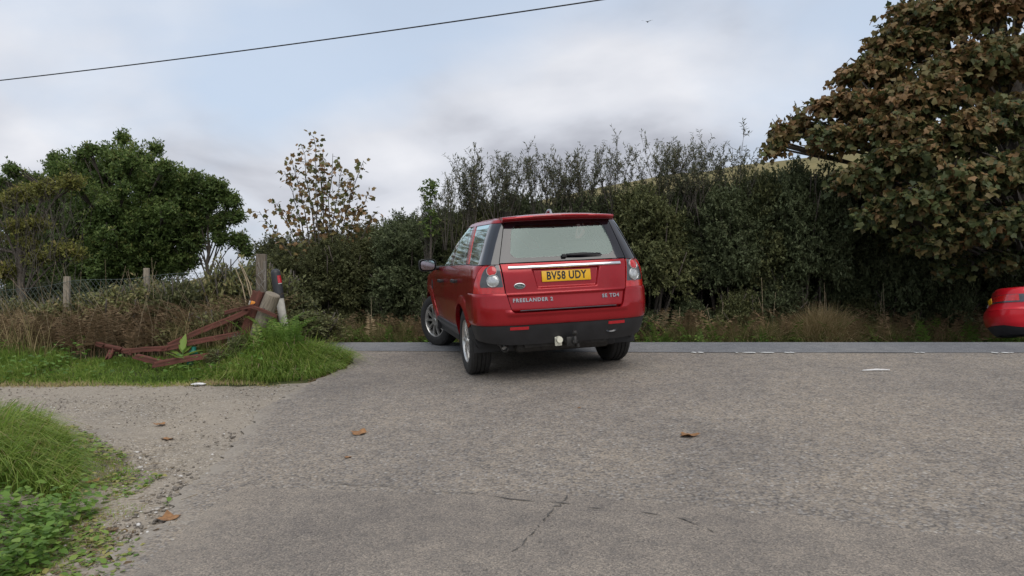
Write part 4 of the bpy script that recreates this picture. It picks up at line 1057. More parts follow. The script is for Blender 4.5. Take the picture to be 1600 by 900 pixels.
rail((262, 540), 9.28, (386, 486), 9.5, 0.08)
rail((350, 489), 9.52, (398, 478), 9.46, 0.055)
rail((396, 480), 9.44, (430, 494), 9.42, 0.05)
rail((212, 556), 9.15, (256, 569), 9.0, 0.085)
rail((240, 570), 8.98, (344, 553), 9.1, 0.085)
rail((190, 545), 9.3, (162, 540), 9.4, 0.06)
rail((361, 500), 9.55, (353, 522), 9.55, 0.075, 0.04, "brace")
rail((352, 525), 9.4, (350, 548), 9.4, 0.07, 0.03, "brace")
rail((404, 455), 9.62, (380, 535), 9.58, 0.12, 0.09, "gate_stile", 0.0)
rail((176, 546), 9.25, (170, 560), 9.2, 0.06, 0.04, "brace")
M['orange'] = plain("orange_reflector", (0.75, 0.27, 0.03), 0.35)
c = at_px(395, 474, 9.50) - gb; a = Acc(); a.box(c, (0.05, 0.012, 0.055), Euler((0, 0.3, 0)), 0.004); o = a.build("reflector", M['orange'], gr); o["label"] = "orange reflector on the gate stile"
c = at_px(390, 473, 9.50) - gb; a = Acc(); a.box(c, (0.018, 0.011, 0.05), Euler((0, 0.3, 0)), 0.003); a.build("reflector_mount", M['white_plastic'], gr)

# litter
def crumple(name, loc, size, mat, label, cat, seed, flat=1.0):
    r = np.random.default_rng(seed); bm = bmesh.new(); bmesh.ops.create_icosphere(bm, subdivisions=3, radius=1.0)
    ph = r.uniform(0, 6, 9)
    for v in bm.verts:
        q = v.co.copy(); k = 1 + 0.25 * math.sin(q.x * 4 + ph[0]) * math.sin(q.y * 5 + ph[1]) + 0.18 * math.sin(q.z * 7 + ph[2] + q.x * 3)
        v.co = Vector((q.x * size[0] * k, q.y * size[1] * k, q.z * size[2] * k))
    me = bpy.data.meshes.new(name); bm.to_mesh(me); bm.free()
    o = link(name, me, mat); o.location = (loc[0], loc[1], loc[2] + size[2] * 0.7); return tag(o, label, cat)
M['litter'] = plain("white_litter", (0.72, 0.71, 0.70), 0.5, vary=0.12)
M['teal'] = plain("teal_plastic", (0.02, 0.16, 0.13), 0.35)
M['blacklitter'] = plain("black_plastic_scrap", (0.02, 0.02, 0.022), 0.5)
def cup(name, p, r, h, tilt, mat, label):
    a = Acc(); a.lathe([(0, 0), (0, r * 0.75), (h, r), (h, r * 0.93), (h * 0.08, r * 0.7), (h * 0.08, 0)], 16, 'z')
    o = a.build(name, mat, None, p, smooth=True, angle=30); o.rotation_euler = tilt
    return tag(o, label, "cup")
q = at_px(438, 513, float(on_ground(438, 525, Hg)[1]) - 0.12); crumple("paper_cup", q, (0.045, 0.03, 0.03), M['litter'], "crushed white paper cup caught in the fern on the mound", "cup", 9)
q = at_px(446, 506, float(on_ground(446, 525, Hg)[1]) - 0.12); crumple("paper_scrap", q, (0.03, 0.02, 0.015), M['litter'], "small white paper scrap above the cup in the fern", "litter", 3)
q = on_ground(311, 601, Hg); crumple("paper_litter", q, (0.07, 0.04, 0.012), M['litter'], "flattened white paper litter at the gravel edge below the gate", "litter", 4)
q = on_ground(303, 595, Hg); crumple("black_scrap", q, (0.035, 0.03, 0.022), M['blacklitter'], "small black plastic scrap beside the white paper litter", "litter", 5)
q = at_px(299, 549, 9.3); g = float(Hg(q[0], q[1])); a = Acc(); a.lathe([(0, 0), (0, 0.055), (0.16, 0.06), (0.2, 0.03), (0.24, 0.028), (0.24, 0)], 18, 'z')
o = a.build("plastic_bottle", M['teal'], None, (q[0], q[1], g - 0.02), smooth=True, angle=35); o.rotation_euler = (0.15, 0.2, 0); tag(o, "teal plastic container standing behind the broken gate rails", "container")
# white plastic sheeting glimpsed through the thicket
M['sheeting'] = plain("white_sheeting", (0.75, 0.77, 0.80), 0.3, vary=0.1, coat=0.3)
for k, (px, py, D, w, h) in enumerate([(290, 458, 11.15, 0.22, 0.10), (335, 468, 11.05, 0.26, 0.26), (226, 476, 11.05, 0.12, 0.10)]):
    q = at_px(px, py, D); r = np.random.default_rng(90 + k); nx, nz = 14, 30
    g = float(Hg(q[0], q[1])); u = np.linspace(-1, 1, nx)[None]; z = np.linspace(g - 0.03, q[2] + h / 2, nz)[:, None]
    X = q[0] + w * u * (1 + 0.1 * np.sin(z * 14 + k)); Y = q[1] + 0.05 * np.sin(u * 7 + z * 9 + k) + 0.04 * np.sin(u * 3 - z * 17) + 0.06 * u
    a = Acc(); a.grid(np.stack([X, Y, z + 0.02 * np.sin(u * 6 + k)], -1)); a.grid(np.stack([X, Y + 0.004, z + 0.02 * np.sin(u * 6 + k)], -1), flip=True)
    tag(a.build("plastic_sheet", M['sheeting'], smooth=True, angle=60), ["torn white plastic sheet hanging in the thicket behind the middle bramble", "wide torn white plastic sheet behind the thicket by the gate's broken end", "small torn white plastic strip low in the thicket by the thin fence post"][k], "plastic")

# white stick and fallen leaves
q = on_ground(1369, 582); a = Acc(); a.tube([(-0.14, 0, 0.012), (0.0, 0.006, 0.016), (0.14, 0.0, 0.012)], [0.007, 0.011, 0.006], 6)
o = a.build("pale_stick", M['litter'], None, q + [0, 0, 0.012]); o.rotation_euler = (0, -0.02, 0.05); tag(o, "short pale stick lying on the tarmac right of the red car", "stick")
M['deadleaf'] = plain("dead_leaf", (0.26, 0.13, 0.05), 0.7, vary=0.35, scale=40)
def fallen(px, py, size, rz, label, seed, fn=H, dz=0.016, colr=None):
    r = np.random.default_rng(seed); TV = PALM[0].copy() * size; TV[:, 1] -= 0.35 * size
    bm = bmesh.new(); vs_ = [bm.verts.new(v) for v in TV]
    for f in PALM[1]: bm.faces.new([vs_[i] for i in f])
    bmesh.ops.subdivide_edges(bm, edges=list(bm.edges), cuts=1, use_grid_fill=True)
    for v in bm.verts:
        rr_ = math.hypot(v.co.x, v.co.y) / size
        v.co.z = size * (0.34 * rr_ * rr_ * (0.6 + 0.6 * math.sin(3 * math.atan2(v.co.y, v.co.x) + seed)) + 0.05 * r.random())
    zmin = min(v.co.z for v in bm.verts)
    for v in bm.verts: v.co.z -= zmin
    me = bpy.data.meshes.new("fallen_leaf"); bm.to_mesh(me); bm.free()
    o = link("fallen_leaf", me, M['deadleaf']); q = on_ground(px, py, fn); o.location = (q[0], q[1], q[2] + dz); o.rotation_euler = (0.062, -0.03, rz)
    return tag(o, label, "leaf")
fallen(562, 680, 0.14, 1.2, "curled orange-brown leaf on the tarmac between the car and the near crack", 1)
fallen(1076, 684, 0.13, 4.4, "pale brown curled leaf on the tarmac below the car's right rear wheel", 2)
fallen(263, 813, 0.12, 0.5, "flat tan leaf at the gravel edge nearest the broad weeds", 3, Hg, 0.012)
fallen(250, 665, 0.10, 2.0, "rusty brown leaf on the gravel track, farther of two", 4, Hg, 0.01)
fallen(262, 688, 0.09, 3.3, "small brown leaf on the gravel track, nearer of two", 5, Hg, 0.01)
fallen(543, 718, 0.055, 3.0, "tiny orange leaf on the tarmac in front of the larger curled leaf", 6)
fallen(145, 757, 0.08, 1.0, "dark brown leaf among the creeping weeds on the gravel", 7, Hg, 0.02)
fallen(905, 580 + 60, 0.0001 + 0.03, 1.0, "speck of a brown leaf on the tarmac behind the car", 8)
# scattered stones (uncountable)
bm = bmesh.new(); bmesh.ops.create_icosphere(bm, subdivisions=1, radius=1.0); SV = np.array([v.co[:] for v in bm.verts]); SF = np.array([[v.index for v in f.verts] for f in bm.faces]); bm.free()
def stones(name, x, y, s, fn, dz, mat, label):
    n = len(x); ang = rng.uniform(0, 6.28, n); sc = s[:, None] * rng.uniform([0.7, 0.5, 0.3], [1.3, 1.0, 0.6], (n, 3))
    P_ = SV[None] * (1 + 0.25 * rng.normal(size=(n, len(SV), 1))) * sc[:, None]
    ca, sa = np.cos(ang)[:, None], np.sin(ang)[:, None]
    V = np.stack([P_[..., 0] * ca - P_[..., 1] * sa + x[:, None], P_[..., 0] * sa + P_[..., 1] * ca + y[:, None], P_[..., 2] + (fn(x, y) + dz)[:, None]], -1)
    F = SF[None] + (np.arange(n) * len(SV))[:, None, None]
    return tag(link(name, mesh_np(name, V.reshape(-1, 3), [F.reshape(-1, 3)], np.repeat(rng.random(n), len(SV))), mat), label, "stones", kind="stuff")
def stone_mat():
    m, nt, b = new_mat("stone"); setb(b, None, 0.85, spec=0.25)
    at = nt.nodes.new("ShaderNodeAttribute"); at.attribute_name = "tint"
    r = ramp(nt, [(0, (0.13, 0.115, 0.10)), (0.5, (0.27, 0.235, 0.195)), (0.85, (0.38, 0.34, 0.29)), (1.0, (0.62, 0.60, 0.57))], at.outputs["Fac"]); nt.links.new(r.outputs[0], b.inputs["Base Color"]); return m
M['stone'] = stone_mat()
n = 5200; y = rng.uniform(2.8, 8.3, n); x = lane_edge(y) - rng.random(n) * 4.5
stones("loose_gravel", x, y, rng.uniform(0.003, 0.012, n), H, 0.003 + 0.16 * 0, M['stone'], "loose pale gravel scattered over the track")
n = 1500; y = rng.uniform(2.8, 6.3, n); x = np.where(rng.random(n) < 0.5, tuft_edge(y) + rng.uniform(-0.1, 0.5, n), lane_edge(y) + rng.normal(0, 0.12, n))
stones("edge_stones", x, y, rng.uniform(0.004, 0.022, n) * rng.random(n) ** 0.5, Hg, 0.003, M['stone'], "small stones gathered along the grass and tarmac edges")
n = 650; y = rng.uniform(2.6, 10, n); x = rng.uniform(-2, 6.5, n)
k = x > lane_edge(y); x, y = x[k], y[k]; n = len(x)
stones("road_grit", x, y, rng.uniform(0.002, 0.005, n), H, 0.016, M['stone'], "tiny pale grit scattered on the tarmac lane")
# dead twigs and straw on the gravel
n = 420; y = rng.uniform(2.8, 6.9, n); x = tuft_edge(y) + rng.uniform(-0.1, 0.9, n) * rng.random(n); k = (x < lane_edge(y) + 0.1); x, y = x[k], y[k]; n = len(x)
az = rng.uniform(0, 6.28, n); L = rng.uniform(0.02, 0.12, n)[:, None]; p0 = gpos(x, y, Hg, 0.008); d = np.stack([np.cos(az), np.sin(az), 0 * az], 1) * L
l_ = np.stack([p0, p0 + d * 0.5, p0 + d], 1); l_[:, :, 2] = Hg(l_[:, :, 0], l_[:, :, 1]) + 0.008 + 0.01 * rng.random((n, 1)); a = Acc(); a.add(*thin_stems(l_, 0.0022, 0.0012))
tag(a.build("straw_litter", M['straw']), "bits of straw and thin twigs lying on the gravel edge", "straw", kind="stuff")
n = 900; y = rng.uniform(2.7, 5.0, n); x = tuft_edge(y) + rng.uniform(-0.35, 0.55, n) * rng.random(n) ** 0.7; k = (vnoise(x, y, 3) > -0.2) & (y < 4.4); x, y = x[k], y[k]
weed_patch("leaf_litter", x, y, 0.045, 0.015, "brown leaf litter on the near gravel edge", M['bracken'], 0.7)

n = 900; y = rng.uniform(8.45, 10.9, n); x = lane_edge(y) - 0.03 + rng.normal(0, 0.055, n)
weed_patch("mound_litter", x, y, 0.035, 0.012, "brown leaf litter along the foot of the mound at the tarmac edge", M['bracken'], 0.5, H)
n = 1000; x = rng.uniform(-8, -2.4, n); y = track_far(x) + rng.normal(-0.02, 0.06, n)
weed_patch("track_litter", x, y, 0.03, 0.01, "dead leaves and moss along the far edge of the gravel track", M['dry'], 0.4, H)
# ------------------------------------------------------------------ overhead cable and bird
kp = [at_px(0, 124, 15.0), at_px(330, 89, 13.6), at_px(535, 58, 12.8), at_px(745, 28, 12.0), at_px(930, 0, 11.4)]
kp = np.array(kp); cf = [np.polyfit(kp[:, 0], kp[:, q], 2) for q in (1, 2)]
xs = np.linspace(-26, 16, 90); P_ = np.stack([xs, np.polyval(np.polyfit(kp[:, 0], kp[:, 1], 1), xs), np.polyval(cf[1], xs)], 1)
M['cable'] = plain("cable", (0.02, 0.02, 0.02), 0.6)
o = Acc(); o.tube(P_, 0.0105, 6); o = o.build("overhead_cable", M['cable'], smooth=True, angle=70); tag(o, "single black overhead cable sagging across the sky", "cable")
M['bird'] = plain("dark_plumage", (0.03, 0.028, 0.026), 0.7)
bp = at_px(1011.5, 34.5, 42.0); br = empty("bird", bp); tag(br, "small dark bird gliding high in the sky", "bird")
a = Acc(); t = np.linspace(0, 1, 9); a.tube(np.stack([-0.13 + 0.27 * t, 0 * t, 0.015 * np.sin(t * 3)], 1), 0.032 * np.sin(np.clip(t * 2.7 + 0.25, 0, 3.05)) + 0.003, 8); 
a.tube([(0.13, 0, 0.0), (0.165, 0, -0.006)], [0.008, 0.001], 5)
a.add([(-0.12, 0.02, 0), (-0.12, -0.02, 0), (-0.22, -0.05, 0.0), (-0.22, 0.05, 0.0), (-0.12, 0, 0.01)], [(0, 1, 2, 3)]); a.build("body", M['bird'], br, smooth=True, angle=50)
for s in (-1, 1):
    a = Acc(); u = np.linspace(0, 1, 8)[:, None]; v = np.array([0, 0.5, 1.0])[None]
    ch = 0.11 * (1 - 0.75 * u ** 2); X = 0.06 + 0.05 * np.sin(u * 3) - 0.09 * u ** 2 - ch * v; Y = s * 0.32 * u + 0 * v; Z = 0.02 + 0.10 * np.sin(u * 2.0) * (0.7 if s > 0 else 1.0) - 0.02 * v * u
    a.grid(np.stack([X + 0 * Y, Y, Z + 0 * Y], -1)); a.build("wing", M['bird'], br, smooth=True)
br.rotation_euler = (rad(10), rad(-5), rad(65))
# ------------------------------------------------------------------ car building
class Shell:
    """a closed car-body surface: at every height a rounded-rectangle plan.
    q = 0 rear centre .. +-1 end of the rear corner .. +-(1+L) along the side .. front corner"""
    def __init__(s, zs, W, Yr, Yf, b, n, bf, nf, belt=0.0):
        s.zs = np.linspace(zs[0], zs[-1], 400)
        def sm(v):
            f = np.interp(s.zs, zs, v); k = np.exp(-0.5 * (np.arange(-24, 25) * (s.zs[1] - s.zs[0]) / 0.018) ** 2); k /= k.sum()
            return np.convolve(np.pad(f, 24, mode='reflect', reflect_type='odd'), k, 'valid')
        s.W_, s.Yr_, s.Yf_ = sm(W), sm(Yr), sm(Yf); s.b, s.n, s.bf, s.nf = b, n, bf, nf; s.belt = belt
    def W(s, z): return np.interp(z, s.zs, s.W_)
    def Yr(s, z): return np.interp(z, s.zs, s.Yr_)
    def Yf(s, z): return np.interp(z, s.zs, s.Yf_)
    def P(s, q, z):
        q = np.asarray(q, float); z = np.asarray(z, float); q, z = np.broadcast_arrays(q, z)
        sg = np.where(q < 0, -1.0, 1.0); a = np.abs(q); W, Yr, Yf = s.W(z), s.Yr(z), s.Yf(z)
        y0 = Yr + s.b; y1 = Yf - s.bf
        th = np.clip(a, 0, 1) * math.pi / 2
        x1 = W * np.sin(th) ** (2 / s.n); Y1 = y0 - s.b * np.clip(np.cos(th), 0, 1) ** (2 / s.n)
        ys = y0 + np.maximum(a - 1, 0); side = ys <= y1
        tf = np.clip((ys - y1) / (s.bf * 1.5), 0, 1) * math.pi / 2
        x3 = W * np.clip(np.cos(tf), 0, 1) ** (2 / s.nf); Y3 = y1 + s.bf * np.sin(tf) ** (2 / s.nf)
        x = np.where(a <= 1, x1, np.where(side, W, x3)); y = np.where(a <= 1, Y1, np.where(side, ys, Y3))
        tp = 1 - 0.035 * np.clip((y - 1.3) / 2.2, 0, 2) ** 2
        return np.stack([sg * x * tp, y, z], -1)
    def qx(s, x, z):
        x = np.asarray(x, float); return np.sign(x) * np.arcsin(np.clip(np.abs(x) / s.W(z), 0, 1) ** (s.n / 2)) / (math.pi / 2)
    def qy(s, y, z, sg=-1):
        y0 = s.Yr(z) + s.b; y = np.asarray(y, float)
        c = np.clip((y0 - y) / s.b, 0, 1) ** (s.n / 2)
        return sg * np.where(y < y0, np.arccos(c) / (math.pi / 2), 1 + (y - y0))
    def N(s, q, z):
        e1, e2 = 1e-3, 2e-3
        d1 = s.P(q + e1, z) - s.P(q - e1, z); d2 = s.P(q, z + e2) - s.P(q, z - e2)
        n = np.cross(d1, d2); n /= np.linalg.norm(n, axis=-1, keepdims=True) + 1e-12
        c = s.P(q, z) - np.array([0, 1.2, 0]) ; c[..., 2] = 0
        sgn = np.sign((n[..., :2] * c[..., :2]).sum(-1)); sgn[sgn == 0] = 1
        return n * sgn[..., None]
    def panel(s, acc, Q, Z, off=0.0, thick=0.03):
        """surface patch with skirts that run inward, so shut lines read as real gaps"""
        Q, Z = np.broadcast_arrays(np.asarray(Q, float), np.asarray(Z, float))
        P = s.P(Q, Z); N = s.N(Q, Z); 
        if callable(off): off = off(P)
        off = np.broadcast_to(np.asarray(off, float), Q.shape)
        G = P + N * off[..., None]
        a, b = Q.shape
        # orientation
        fn = np.cross(G[0, 1] - G[0, 0], G[1, 0] - G[0, 0]); flip = np.dot(fn, N[0, 0]) < 0
        acc.grid(G, flip=flip)
        ring = [(0, j) for j in range(b)] + [(i, b - 1) for i in range(1, a)] + [(a - 1, j) for j in range(b - 2, -1, -1)] + [(i, 0) for i in range(a - 2, -1, -1)]
        I, J = np.array(ring).T
        A = G[I, J]; B = A - N[I, J] * thick
        acc.grid(np.stack([A, B], 0), flip=not flip)

def rows(sh, z0, z1, fl, fr, nz=14, nq=26, zhi=None):
    z = np.linspace(z0, z1, nz)[:, None]; t = np.linspace(0, 1, nq)[None]
    a = np.array([fl(v) for v in z[:, 0]])[:, None]; b = np.array([fr(v) for v in z[:, 0]])[:, None]
    return a + (b - a) * t, z + 0 * t

# the projecting 4x4
BODY = Shell([.24, .30, .40, .50, .58, .66, .78, .90, 1.05, 1.15, 1.20, 1.235, 1.26, 1.30],
             [.72, .80, .872, .900, .918, .930, .936, .936, .931, .920, .908, .885, .850, .80],
             [-.72, -.80, -.875, -.915, -.938, -.952, -.955, -.940, -.928, -.915, -.902, -.885, -.865, -.83],
             [3.30, 3.42, 3.50, 3.54, 3.56, 3.57, 3.56, 3.52, 3.42, 3.2, 3.0, 2.9, 2.8, 2.6], .42, 3.3, .55, 2.6)
GH = Shell([1.08, 1.18, 1.24, 1.45, 1.60, 1.66, 1.70, 1.74, 1.78],
           [.885, .868, .848, .768, .704, .672, .640, .56, .40],
           [-.93, -.885, -.855, -.768, -.702, -.675, -.645, -.57, -.45],
           [2.45, 2.22, 2.08, 1.68, 1.38, 1.24, 1.12, .95, .6], .26, 4.0, .6, 2.4)

def car_paint(name, base, flake, rough=0.32, metal=0.35):
    m, nt, b = new_mat(name); setb(b, base, rough, metal, 0.55, 0.3, 0.04)
    n = tex(nt, "ShaderNodeTexNoise", 3.5, Detail=7, Roughness=0.65)
    r = ramp(nt, [(0.35, base), (0.75, flake)], n.outputs[0]); nt.links.new(r.outputs[0], b.inputs["Base Color"])
    n2 = tex(nt, "ShaderNodeTexNoise", 6, Detail=8, Roughness=0.7)
    r2 = ramp(nt, [(0.3, (0.04, 0.04, 0.04)), (0.8, (0.22, 0.22, 0.22))], n2.outputs[0]); nt.links.new(r2.outputs[0], b.inputs["Coat Roughness"])
    return m
M['paint'] = car_paint("deep_red_paint", (0.31, 0.009, 0.014), (0.36, 0.013, 0.019), 0.26, 0.4)
M['trim'] = plain("black_trim", (0.018, 0.018, 0.02), 0.55, vary=0.25, scale=8)
M['gloss_black'] = plain("gloss_black", (0.008, 0.008, 0.012), 0.06, coat=1.0)
M['cladding'] = plain("grey_cladding", (0.05, 0.052, 0.06), 0.4, vary=0.2, scale=7)
M['chrome'] = plain("chrome", (0.82, 0.82, 0.83), 0.10, 1.0, vary=0.03)
M['mirror'] = plain("mirror_glass", (0.45, 0.50, 0.55), 0.03, 1.0, vary=0.02)
M['alloy'] = plain("alloy", (0.55, 0.54, 0.52), 0.32, 0.85, vary=0.1)
M['silver'] = plain("silver_lettering", (0.42, 0.42, 0.43), 0.25, 0.9, vary=0.08)
M['rubber'] = plain("tyre_rubber", (0.022, 0.021, 0.020), 0.8, vary=0.35, scale=25)
M['lamp_red'] = plain("red_lens", (0.50, 0.012, 0.012), 0.12, coat=1.0, vary=0.2)
M['lamp_dark'] = plain("lamp_housing", (0.06, 0.062, 0.065), 0.15, 0.3, coat=1.0)
M['lamp_clear'] = plain("clear_lens", (0.46, 0.47, 0.47), 0.18, 0.4, coat=1.0, vary=0.3, scale=60)
M['plate'] = plain("yellow_plate", (0.78, 0.43, 0.015), 0.35, vary=0.05)
M['ink'] = plain("plate_ink", (0.012, 0.012, 0.012), 0.5, vary=0.05)
M['badge'] = plain("green_badge", (0.012, 0.045, 0.025), 0.2, coat=1.0)
M['seat'] = plain("seat_cloth", (0.045, 0.043, 0.042), 0.85)
M['metal_dark'] = plain("dark_steel", (0.05, 0.048, 0.046), 0.55, 0.7, vary=0.3)
M['steel'] = plain("exhaust_steel", (0.30, 0.29, 0.28), 0.35, 0.9)
M['cream'] = plain("cream_cap", (0.72, 0.70, 0.58), 0.45)
def glass_mat(name, tint, refl):
    m = bpy.data.materials.new(name); m.use_nodes = True; nt = m.node_tree; nt.nodes.clear()
    o = nt.nodes.new("ShaderNodeOutputMaterial"); tr = nt.nodes.new("ShaderNodeBsdfTransparent"); tr.inputs[0].default_value = (*tint, 1)
    gl = nt.nodes.new("ShaderNodeBsdfGlossy"); gl.inputs["Roughness"].default_value = 0.05; gl.inputs[0].default_value = (0.74, 0.90, 0.87, 1)
    fr_ = nt.nodes.new("ShaderNodeFresnel"); fr_.inputs[0].default_value = 1.5
    ad = nt.nodes.new("ShaderNodeMath"); ad.operation = 'MULTIPLY_ADD'; ad.inputs[1].default_value = 1.0; ad.inputs[2].default_value = refl; ad.use_clamp = True
    nt.links.new(fr_.outputs[0], ad.inputs[0])
    mx = nt.nodes.new("ShaderNodeMixShader"); nt.links.new(ad.outputs[0], mx.inputs[0]); nt.links.new(tr.outputs[0], mx.inputs[1]); nt.links.new(gl.outputs[0], mx.inputs[2])
    nt.links.new(mx.outputs[0], o.inputs[0]); return m
M['glass'] = glass_mat("car_glass", (0.40, 0.47, 0.45), 0.07)

def text_mesh(name, s, size, depth, offset=0.0, space=1.0, align='CENTER', xs=1.0):
    cu = bpy.data.curves.new(name, 'FONT'); cu.body = s; cu.size = size; cu.extrude = depth; cu.offset = offset; cu.space_character = space
    cu.align_x = align; cu.align_y = 'CENTER'; cu.resolution_u = 3
    ob = bpy.data.objects.new(name, cu); COL.objects.link(ob); dg = bpy.context.evaluated_depsgraph_get()
    me = bpy.data.meshes.new_from_object(ob.evaluated_get(dg)); me.name = name
    bpy.data.objects.remove(ob); bpy.data.curves.remove(cu)
    for v in me.vertices: v.co.x *= xs
    return me

def make_wheel(parent, loc, sg, steer=0.0, R=0.368, w=0.235, rim=0.232, spokes=10):
    wh = Acc()            # brake disc, drum and barrel behind the spokes
    wh.lathe([(-w * 0.42, rim), (-w * 0.38, rim * 0.96), (w * 0.25, rim * 0.93), (w * 0.25, 0.0)][::-1], 36, 'x')
    wh.lathe([(-w * 0.05, 0.0), (-w * 0.05, 0.15), (w * 0.02, 0.15)], 30, 'x')
    o = wh.build("wheel", M['metal_dark'], parent, loc, smooth=True, angle=40); o.rotation_euler = (0, 0, steer if sg < 0 else steer + math.pi)
    # outer face is local -x
    t = Acc(); h = w / 2
    t.lathe([(-h * 0.86, rim), (-h * 0.97, rim + 0.02), (-h * 1.02, rim + 0.055), (-h * 0.98, R - 0.04), (-h * 0.90, R - 0.016), (-h * 0.72, R - 0.003), (-h * 0.70, R), (-h * 0.42, R), (-h * .41, R - .009), (-h * .34, R - .009), (-h * .33, R),
             (-h * 0.05, R + .001), (-h * .04, R - .009), (h * .04, R - .009), (h * .05, R + .001), (h * .33, R), (h * .34, R - .009), (h * .41, R - .009), (h * .42, R),
             (h * 0.72, R - 0.002), (h * 0.9, R - 0.016), (h * 0.98, R - 0.04), (h * 1.02, rim + 0.055), (h * 0.97, rim + 0.02), (h * 0.86, rim)], 56, 'x')
    t.build("tyre", M['rubber'], o, smooth=True, angle=30)
    r = Acc(); f = -h * 0.86
    r.lathe([(f + 0.05, rim * 0.93), (f + 0.006, rim * 0.95), (f - 0.006, rim * 0.985), (f - 0.004, rim + 0.006), (f + 0.012, rim + 0.006)], 44, 'x')
    r.lathe([(f + 0.03, 0.075), (f + 0.0, 0.068), (f - 0.003, 0.035), (f - 0.008, 0.03), (f - 0.008, 0.0)], 24, 'x')
    for k in range(spokes):
        an = k * 2 * math.pi / spokes; c, s_ = math.cos(an), math.sin(an); tw = 0.0
        pts = []
        for (rr, hw, ax) in [(0.055, 0.021, f + 0.006), (0.12, 0.016, f - 0.002), (0.19, 0.017, f + 0.004), (rim * 0.965, 0.024, f + 0.012)]:
            pts.append([(ax + 0.03, -hw), (ax, -hw * 0.75), (ax, hw * 0.75), (ax + 0.03, hw)]); pts[-1] = [(p_[0], rr * c - p_[1] * s_, rr * s_ + p_[1] * c) for p_ in pts[-1]]
        r.grid(np.array(pts))
    r.build("rim", M['alloy'], o, smooth=True, angle=30)
    return o

# ---- pose of the 4x4, solved from photo points; each wheel then stands on the ground below it
car = empty("estate_car", (0.384, 8.682, 0.578))
YAW, PIT, ROL = 0.2397, 0.0453, -0.0535
Rz, Rx, Ry = Matrix.Rotation(YAW, 4, 'Z'), Matrix.Rotation(PIT, 4, 'X'), Matrix.Rotation(ROL, 4, 'Y')
car.rotation_euler = (Rz @ Rx @ Ry).to_euler()
CARM = Matrix.Translation((0.384, 8.682, 0.578)) @ Rz @ Rx @ Ry
tag(car, "dark red boxy four-wheel-drive estate car turning left out of the lane", "car")

def bodypart(name, mat, fn, parent=car, angle=32):
    a = Acc(); fn(a); return a.build(name, mat, parent, smooth=True, angle=angle)
G_ = 0.0035     # half shut-line gap
YC, ZC, RA, RF = 0.0, 0.368, 0.435, 0.525
BELT = 1.226
def belt(y): return BELT - 0.028 * np.maximum(y, 0)
def circ(R, z): return math.sqrt(max(R * R - (z - ZC) ** 2, 0))

# --- tailgate
def tg_half(z): return float(np.interp(z, [.748, .765, .80, .93, .945, 1.1, 1.236], [.555, .585, .597, .628, .640, .652, .668]))
def tg_off(P):
    x, z = P[..., 0], P[..., 2]
    hw = np.interp(z, [.985, 1.17], [.325, .365])
    rec = sst(0, .026, hw - np.abs(x)) * sst(.972, .998, z) * sst(1.178, 1.168, z)
    low = sst(.925, .905, z)
    return -0.030 * rec - 0.010 * low - 0.016 * sst(.775, .75, z) + 0.004 * np.exp(-((z - .928) / .012) ** 2) * (1 - rec)
def f(a):
    Q, Z = rows(BODY, .748, 1.236, lambda z: BODY.qx(-tg_half(z) + G_, z), lambda z: BODY.qx(tg_half(z) - G_, z), 110, 260)
    # equal steps in x instead of q so that the recess edges stay crisp
    X = np.linspace(-1, 1, 260)[None] * (np.array([tg_half(v) for v in Z[:, 0]])[:, None] - G_); Q = BODY.qx(X, Z)
    BODY.panel(a, Q, Z, tg_off)
tailgate = bodypart("tailgate", M['paint'], f, angle=45)
def rear_pt(x, z, off=0.0, sh=BODY, dfn=None):
    q = sh.qx(np.array(x), np.array(z)); P = sh.P(q, np.array(z)); d = off + (float(dfn(P)) if dfn else 0.0)
    return P + sh.N(np.atleast_1d(q), np.atleast_1d(z))[0] * d
def stick(name, me, mat, x, z, off, parent, dfn=tg_off, sh=BODY):
    """put a flat piece on the rear of the car: local x right, y up, z outward"""
    q = np.atleast_1d(sh.qx(np.array(x), np.array(z))); n = sh.N(q, np.atleast_1d(z))[0]; n[0] *= 1.0
    up = np.array([0, 0, 1.0]) - n * n[2]; up /= np.linalg.norm(up); rt = np.cross(up, n)
    o = link(name, me, mat, parent); o.matrix_local = basis(rt, up, n, rear_pt(x, z, off, sh, dfn)); return o
# number plate
a = Acc(); a.box((0, 0, 0), (0.52, 0.111, 0.006), None, 0.002); pl = stick("number_plate", a.mesh("number_plate"), M['plate'], 0.0, 1.098, 0.010, tailgate); pl["label"] = "yellow number plate reading BV58 UDY"
tm = text_mesh("plate_text", "BV58 UDY", 0.112, 0.0006, 0.0034, 1.08, xs=0.80)
w_ = max(v.co.x for v in tm.vertices) - min(v.co.x for v in tm.vertices)
for v in tm.vertices: v.co.x *= 0.425 / w_
o = link("plate_text", tm, M['ink'], pl, (0, 0, 0.0037))
# lettering and badge
def letters(s, xa, xb, z):
    me = text_mesh("lettering", s, 0.05, 0.003, 0.002, 1.25); xs_ = [v.co.x for v in me.vertices]; k = (xb - xa) / (max(xs_) - min(xs_))
    for v in me.vertices: v.co.x *= k
    o = stick("lettering", me, M['silver'], (xa + xb) / 2, z, 0.004, tailgate); o["label"] = "raised silver lettering " + s; return o
letters("FREELANDER 2", -.575, -.165, .868); letters("SE TD4", .365, .557, .868)
a = Acc(); t = np.linspace(0, 2 * math.pi, 33)
def ell(rx, ry, z): return np.stack([rx * np.cos(t), ry * np.sin(t), 0 * t + z], 1)
a.grid(np.stack([ell(.058, .031, -.002), ell(.058, .031, .003), ell(.050, .024, .006), ell(.048, .022, .004)])); bd = stick("badge", a.mesh("badge", True, 40), M['silver'], -.498, 1.012, 0.003, tailgate); bd["label"] = "oval green and silver maker's badge"
a = Acc(); a.grid(np.stack([ell(.0495, .0235, .0038), ell(.0001, .0001, .0045)])); a.build("badge_field", M['badge'], bd)
